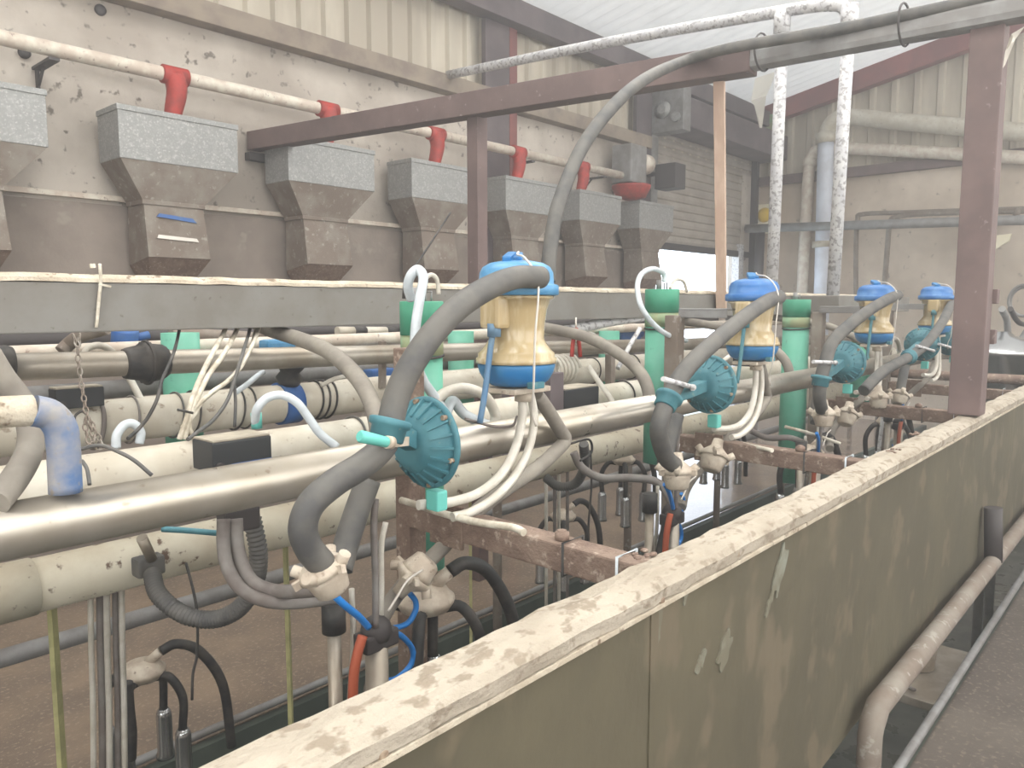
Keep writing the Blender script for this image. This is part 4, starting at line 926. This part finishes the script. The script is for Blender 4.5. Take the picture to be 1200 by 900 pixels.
# rings on white pipes
def ring(f, x, r, m='black', th=0.003, tilt=0.0):
    return [f(x)+V((tilt*math.sin(a), math.cos(a)*r, math.sin(a)*r)) for a in [k*2*PI/28 for k in range(28)]], th
rb = [(pv1f, 121, 490, 2.0, .059, 'greyhose', .006, 'wide grey ring on the upper white pipe behind the chain'), (pv1f, 163, 485, 2.0, .059, 'greyhose', .003, 'grey ring on the upper white pipe above the small arch'),
      (pv1f, 215, 480, 2.0, .059, 'hose', .003, 'grey ring on the upper white pipe behind the cable bundle'), (pv1f, 235, 480, 2.0, .059, 'black', .003, 'black ring on the upper white pipe right of the cable bundle'),
      (pv1f, 287, 474, 2.0, .059, 'black', .003, 'black ring above the control box, left one'), (pv1f, 300, 474, 2.0, .059, 'black', .003, 'black ring above the control box, right one'),
      (pv1f, 379, 465, 2.0, .059, 'black', .0035, 'black ring on the upper white pipe, first of three close together'), (pv1f, 387, 465, 2.0, .059, 'black', .0035, 'black ring on the upper white pipe, middle of three close together'),
      (pv1f, 395, 465, 2.0, .059, 'black', .0035, 'black ring on the upper white pipe, last of three close together'), (pv1f, 704, 440, 2.0, .059, 'black', .003, 'black ring on the upper white pipe right of the large jar'),
      (pv1f, 770-20, 436, 2.0, .059, 'black', .003, 'black ring on the upper white pipe beside the second green cylinder'),
      (pv2f, 412, 510, 1.5, .055, 'hose', .003, 'grey ring on the middle white pipe left of the near valve'), (pv2f, 728, 470, 1.5, .055, 'black', .003, 'black ring on the middle white pipe right of the box')]
for f, px, py, Y, r, m, th, lab in rb:
    P, th = ring(f, W(px, py, Y).x, r+th*0.6, tilt=0.008, th=th)
    B().tube(P, th, 6, closed=True).obj('pipe_ring', m, None, lab, 'ring', 'rings round the white pipes')

# valves and blue fittings among the rear pipes
xv = W(336, 480, 2.06).x
t = thing('blue_saddle', 'blue pipe saddle with black valve body on the upper white pipe', 'valve', pv1f(xv))
B().lathe([(-0.03, 0.06), (-0.03, 0.064), (0.03, 0.064), (0.03, 0.06)], pv1f(xv), (1, 0, 0)).obj('band', 'blue', t)
B().lathe([(0.06, 0.03), (0.08, 0.04), (0.10, 0.028), (0.115, 0.04), (0.15, 0.045), (0.16, 0.03)], pv1f(xv), (0, -0.25, 1)).cyl(pv1f(xv)+V((0, -0.03, 0.13)), pv1f(xv)+V((0.12, -0.03, 0.15)), 0.006).obj('valve_body', 'black', t)
t = thing('blue_valve', 'bright blue valve under the beam left of the black coupling', 'valve', W(146, 398, 2.3))
B().lathe([(-0.04, 0.03), (-0.035, 0.036), (0.03, 0.036), (0.035, 0.03)], W(146, 399, 2.3), (0, -0.3, 1)).lathe([(0.02, 0.012), (0.07, 0.012)], W(146, 399, 2.3), (1, 0, 0.2)).obj('body', 'blue', t)
p = W(325, 405, 2.15)
B().box(p-V((0.05, 0.03, 0.03)), p+V((0.05, 0.03, 0.02)), 0.012).box(p+V((0.0, -0.02, 0.02)), p+V((0.03, 0.02, 0.04)), 0.006).obj('blue_valve', 'bluelid', None, 'pale blue valve head behind the silver pipe, under grey hose', 'valve')
p = W(735, 392, 2.3)
B().box(p-V((0.1, 0.03, 0.03)), p+V((0.1, 0.03, 0.025)), 0.012).cyl(p+V((-0.14, 0, 0)), p+V((0.14, 0, 0)), 0.02).obj('blue_valve', 'blue', None, 'dark blue valve left of the second green cylinder', 'valve')
p = W(446, 440, 2.2)
B().box(p-V((0.06, 0.03, 0.03)), p+V((0.06, 0.03, 0.025)), 0.01).obj('blue_valve', 'blue', None, 'blue block half hidden behind the near hose, left of first green cylinder', 'valve')
hose('silver_hose', [(660, 388, 1.75), (690, 382, 1.75), (720, 376, 1.75), (757, 371, 1.72)], 0.02, 'galvpole', 'dusty silver hose rising right under the grey beam to second green cylinder', 'hose')
t = thing('striped_pipe', 'white and black banded pipe just under the grey beam', 'pipe', W(430, 388, 2.5))
for a, q, m in ((395, 414, 'pvc'), (414, 428, 'black'), (428, 452, 'pvc'), (452, 466, 'black')):
    B().cyl(W(a, 388, 2.4), W(q, 388, 2.4), 0.017).obj('segment', m, t)
hose('feed_line', [(200, 393, 2.4), (250, 394, 2.4), (290, 396, 2.4), (306, 399, 2.35)], 0.022, 'galvdirty', 'brown tube behind the white cable bundle, below the beam', 'tube')
hose('feed_line', [(72, 412, 2.2), (82, 402, 2.2), (98, 392, 2.15), (125, 384, 2.1)], 0.018, 'galvdirty', 'brownish hose curving up behind chain to the beam', 'hose')
# red pliers-like clip handles
p = W(673, 400, 1.55)
t = thing('red_clip', 'red handled clip hanging right of the large jar', 'clip', p)
for s in (-1, 1):
    B().tube(spline([W(675, 385, 1.55), W(675+s*3, 398, 1.55), W(675+s*5, 418, 1.55)], 4), 0.007, 8).obj('handle', 'red', t)
B().cyl(W(675, 385, 1.55), W(675, 372, 1.55), 0.003).obj('wire', 'wire', t)
# spiral wound clear coil by jar
cc = W(655, 432, 1.6)
B().tube([cc+V((k*0.0016-0.05, math.cos(k*0.5)*0.045, math.sin(k*0.5)*0.045)) for k in range(70)], 0.006, 8).obj('coiled_tube', 'clear', None, 'coil of pale tube wound round the white pipe right of the large jar', 'tube')
B().box(W(645, 500, 1.3), W(661, 436, 1.3)+V((0, 0.02, 0)), 0.003).obj('violet_plate', 'purplesteel', None, 'flat grey violet plate standing on the steel pipe right of near jar', 'plate')
for i, (px, y0, y1, w, Y) in enumerate(((715, 415, 455, 0.03, 1.75), (448, 340+60, 455, 0.02, 2.0))):
    B().bar(W(px, y1, Y), W(px, y0, Y), w, w, bev=0.003).obj('pipe_strut', 'galvdirty', None, ['grey upright strut behind the grey hose right of near jar', 'small upright strut left of the first green cylinder'][i], 'strut')

# ------------------------------------------------------------------ below the steel pipe, left
def corrhose(pts, r, lab, m='hose'):
    P = spline(wp(pts), 26)
    return B().tube(P, r, 12, rf=lambda i, q: r*(1.0+0.16*(1 if i % 3 == 0 else (-0.6 if i % 3 == 1 else 0.2)))).obj('corrugated_hose', m, None, lab, 'hose')
t = thing('flex_inlet', 'dark rubber block with steel stub on the lowest white pipe', 'fitting', W(178, 665, 1.6))
B().box(W(163, 680, 1.60), W(194, 650, 1.60)+V((0, 0.04, 0)), 0.006).obj('block', 'hose', t)
B().cyl(W(178, 655, 1.6), W(166, 630, 1.58), 0.011).obj('stub', 'steel_dull', t, label='steel stub')
corrhose([(178, 672, 1.58), (186, 697, 1.52), (215, 720, 1.45), (250, 726, 1.4), (280, 713, 1.35), (298, 685, 1.32), (303, 650, 1.3), (295, 605, 1.3)], 0.0155, 'dark corrugated hose hanging in a U below the steel pipe at left')
corrhose([(640, 560, 1.5), (655, 570, 1.45), (675, 566, 1.4), (685, 545, 1.35), (684, 520, 1.3)], 0.013, 'dark corrugated hose hanging in a U below the steel pipe, centre')
B().bar(W(258, 612, 1.2), W(300, 604, 1.2), 0.03, 0.04, bev=0.004).obj('hose_bracket', 'dkmetal', None, 'dark bracket under the steel pipe holding the twin hoses', 'bracket')
hose('twin_hose', [(262, 608, 1.15), (262, 640, 1.14), (268, 668, 1.12), (285, 692, 1.1), (315, 705, 1.08), (350, 706, 1.06), (395, 700, 1.02)], 0.0105, 'greyhose', 'grey hose looping below the steel pipe to near claw bowl, outer of the pair', 'hose')
hose('twin_hose', [(276, 608, 1.15), (278, 640, 1.14), (286, 668, 1.12), (300, 685, 1.1), (325, 693, 1.08), (360, 692, 1.0), (388, 688, 0.96)], 0.0115, 'greyhose', 'pinkish grey hose looping below the steel pipe to near claw bowl, inner of the pair', 'hose')
hose('twin_hose', [(672, 530, 1.3), (682, 548, 1.28), (705, 560, 1.22), (740, 560, 1.15), (770, 565, 1.1), (785, 585, 1.05), (790, 610, 1.02)], 0.0115, 'greyhose', 'dark pinkish hose running from centre to below the second valve', 'hose')
hose('twin_hose', [(880, 505, 1.2), (900, 513, 1.15), (925, 513, 1.1), (945, 520, 1.05)], 0.011, 'greyhose', 'dark hose sagging behind the second crossbar', 'hose')
hose('twin_hose', [(785, 600, 1.02), (776, 640, 1.02), (765, 690, 1.02)], 0.014, 'black', 'dark hose dropping in the pit below the second valve', 'hose')
hose('teal_rod', [(190, 620, 1.25), (222, 622, 1.22), (257, 625, 1.2)], 0.005, 'teal', 'thin teal rod under the steel pipe at left', 'rod')
hose('cable', [(218, 660, 1.6), (226, 690, 1.55), (231, 720, 1.5), (231, 765, 1.5), (226, 790, 1.5), (225, 820, 1.5)], 0.003, 'black', 'thin black cable hanging by the left milking cluster', 'cable', seg=6)
hose('cable', [(692, 528, 1.4), (693, 570, 1.4), (690, 610, 1.4), (688, 660, 1.4)], 0.0035, 'black', 'thin black cable hanging below the pipes in the centre', 'cable', seg=6)
hose('cable', [(668, 520, 1.25), (690, 515, 1.25), (693, 530, 1.25), (680, 540, 1.25)], 0.0035, 'black', 'black cable loop under the steel pipe right of the near jar', 'cable', seg=6)
for i, (px, lab) in enumerate(((116, 'leftmost'), (122, 'second'), (129, 'third'), (135, 'fourth'), (142, 'rightmost'))):
    px = 106+i*9+(i % 2)*1.5
    hose('drop_tube', [(px-1, 650, 1.79), (px, 690, 1.79), (px+1, 760, 1.78), (px+3, 830, 1.78), (px+4, 960, 1.78)], 0.0062+0.0012*(i % 3), 'greyhose' if i % 2 else 'clear', lab+' in the bundle of thin upright tubes at lower left', 'tube', 'bundle of upright tubes at left')
for i, (px, lab) in enumerate(((640, 'leftmost'), (650, 'second'), (655, 'third'), (665, 'rightmost'))):
    hose('drop_tube', [(px, 525, 1.9), (px, 600, 1.9), (px, 720, 1.9)], 0.007, 'greyhose' if i % 2 else 'clear', lab+' of the thin upright tubes above the first crossbar', 'tube', 'bundle of upright tubes in the centre')
for i, (px, y0, y1, lab) in enumerate(((60, 700, 960, 'at the left edge'), (335, 625, 960, 'left of the tangle of blue air lines'), (553, 615, 960, 'under the nearest crossbar'))):
    a = W(px-2, y0-30, 1.79); q = a.copy(); q.z = -0.7
    B().bar(q, a, 0.022, 0.01, up=(1, -1, 0)).obj('yellow_strap', 'yellow', None, 'yellowish vertical strap hanging from the white pipe '+lab, 'strap', 'yellow straps in the pit')
# white rod right
hose('strut_rod', [(1035, 485, 1.1), (1030, 527, 1.1), (1026, 570, 1.1)], 0.009, 'galvpole', 'pale upright rod below the third crossbar', 'rod')

# far side milking clusters
for i, (px, py, lab) in enumerate(((167, 785, 'far side milking cluster at lower left, below the corrugated hose'), (660, 604, 'far side milking cluster seen above the nearest crossbar'), (850, 560, 'far side milking cluster beyond the second crossbar'), (900, 560, 'last far side milking cluster, before the bright floor'))):
    c = W(px, py, 2.12) if i < 2 else V((2.15+1.08*(i-1), 2.12, 0.72))
    cluster(c, lab, 'far milking clusters')
hose('black_tube', [(148, 800, 2.0), (150, 830, 2.0), (153, 860, 2.0), (152, 890, 2.0)], 0.016, 'black', 'black tube dropping left of the lower left cluster', 'tube')
# hangers for far clusters (thin cord up to pipe)
for i, (px, py, y2) in enumerate(((167, 772, 715), (660, 595, 560))):
    pass

# far unit jars glimpsed: rear posts of the far row
for i, px in enumerate((236, 470, 700, 905)):
    x = W(px, 450, 2.35).x
# pit-side steel posts of far row, standing on pit floor
for i, x in enumerate((2.55, 3.65, 4.75, 5.85)):
    B().cyl((x, 2.36, -0.9), (x, 2.36, 1.45), 0.022).obj('far_post', 'galvdirty', None, 'grey upright post on the far pit edge, '+['nearest, behind near jar', 'second from near', 'third from near', 'farthest'][i], 'post', 'upright posts on the far pit edge')
# tan object under the panel
p = W(1108, 775, 0.66)
t = thing('wash_bucket', 'tan plastic container glimpsed under the panel between the rails', 'container', (p.x, 0.85, -0.25))
cxx = p.x+0.15
B().lathe([(-0.12, 0.07), (0.1, 0.09), (0.11, 0.095), (0.12, 0.09)], (cxx, 0.80, 0.08)).obj('body', 'cream', t)
B().box((cxx-0.3, 0.65, -0.08), (cxx+0.3, 0.95, -0.045), 0.004).obj('shelf', 'steel_dull', t)
hose('loop_tube', [(1045, 765, 0.75), (1050, 785, 0.75), (1062, 803, 0.75), (1080, 812, 0.75)], 0.008, 'greyhose', 'grey hose end curling under the panel at lower right', 'hose')
hose('loop_tube', [(1092, 715, 0.8), (1096, 728, 0.8), (1108, 733, 0.8), (1118, 722, 0.8), (1122, 700, 0.8)], 0.012, 'black', 'black hose loop glimpsed under the panel at right', 'hose')
hose('cable', [(1163, 620, 0.52), (1162, 640, 0.52), (1160, 668, 0.52)], 0.003, 'wire', 'thin pale wire by the near rail upright', 'wire', seg=6)

# ------------------------------------------------------------------ right background, pipes near parlour end
for i, (a, q, Y, r, m, lab) in enumerate((((1030, 428), (1260, 432), None, 0.02, 'galvdirty', 'dull horizontal rail behind the brown column, lower'),)):
    p0 = W(a[0], a[1], X=5.4); p1 = V((5.4, 0.62, p0.z))
    B().cyl((5.4, 2.0, 1.05), (5.4, 0.62, 1.05), 0.03).obj('end_rail', 'rust', None, lab, 'rail')
B().cyl((6.4, 2.3, 1.12), (6.4, -1.2, 1.12), 0.03).obj('end_rail', 'galvpole', None, 'pale rail crossing the parlour end behind the steel tank', 'rail')
t = thing('grey_slab', 'dark grey ledge on the grey beam carrying the white pipe legs', 'ledge', (4.6, 1.6, 1.44))
B().box((4.25, 1.44, 1.45), (5.6, 1.699, 1.545), 0.006).obj('ledge_plate', 'greybeam', t)
B().box((4.25, 1.805, 1.45), (4.6, 1.93, 1.545), 0.006).obj('rear_plate', 'greybeam', t)

# ------------------------------------------------------------------ light
w = bpy.data.worlds.new('world'); SC.world = w; w.use_nodes = True
bg = w.node_tree.nodes['Background']; bg.inputs[0].default_value = lin((232, 242, 255)); bg.inputs[1].default_value = 5.0

# scatter volume added in place of lens haze, lifting the dark tones
HAZE = 0.035
b = B().box((XN+0.01, YR+0.01, -0.89), (XF-0.01, YW-0.001, 4.1))
hz = b.obj('haze_veil', 'web', None, 'thin haze volume added to veil the room like lens haze', 'haze', kind='stuff')
mh = bpy.data.materials.new('haze_veil'); mh.use_nodes = True; nt = mh.node_tree; nt.nodes.clear()
o = nt.nodes.new('ShaderNodeOutputMaterial'); vs = nt.nodes.new('ShaderNodeVolumeScatter'); vs.inputs['Density'].default_value = HAZE
vs.inputs['Color'].default_value = (0.97, 0.97, 0.98, 1); vs.inputs['Anisotropy'].default_value = 0.3
nt.links.new(vs.outputs[0], o.inputs['Volume']); hz.data.materials.clear(); hz.data.materials.append(mh)

SC.view_settings.view_transform = 'Standard'; SC.view_settings.look = 'None'; SC.view_settings.gamma = 1
SC.view_settings.use_curve_mapping = False
SC.view_settings.exposure = 0.06
SC.cycles.max_bounces = 8
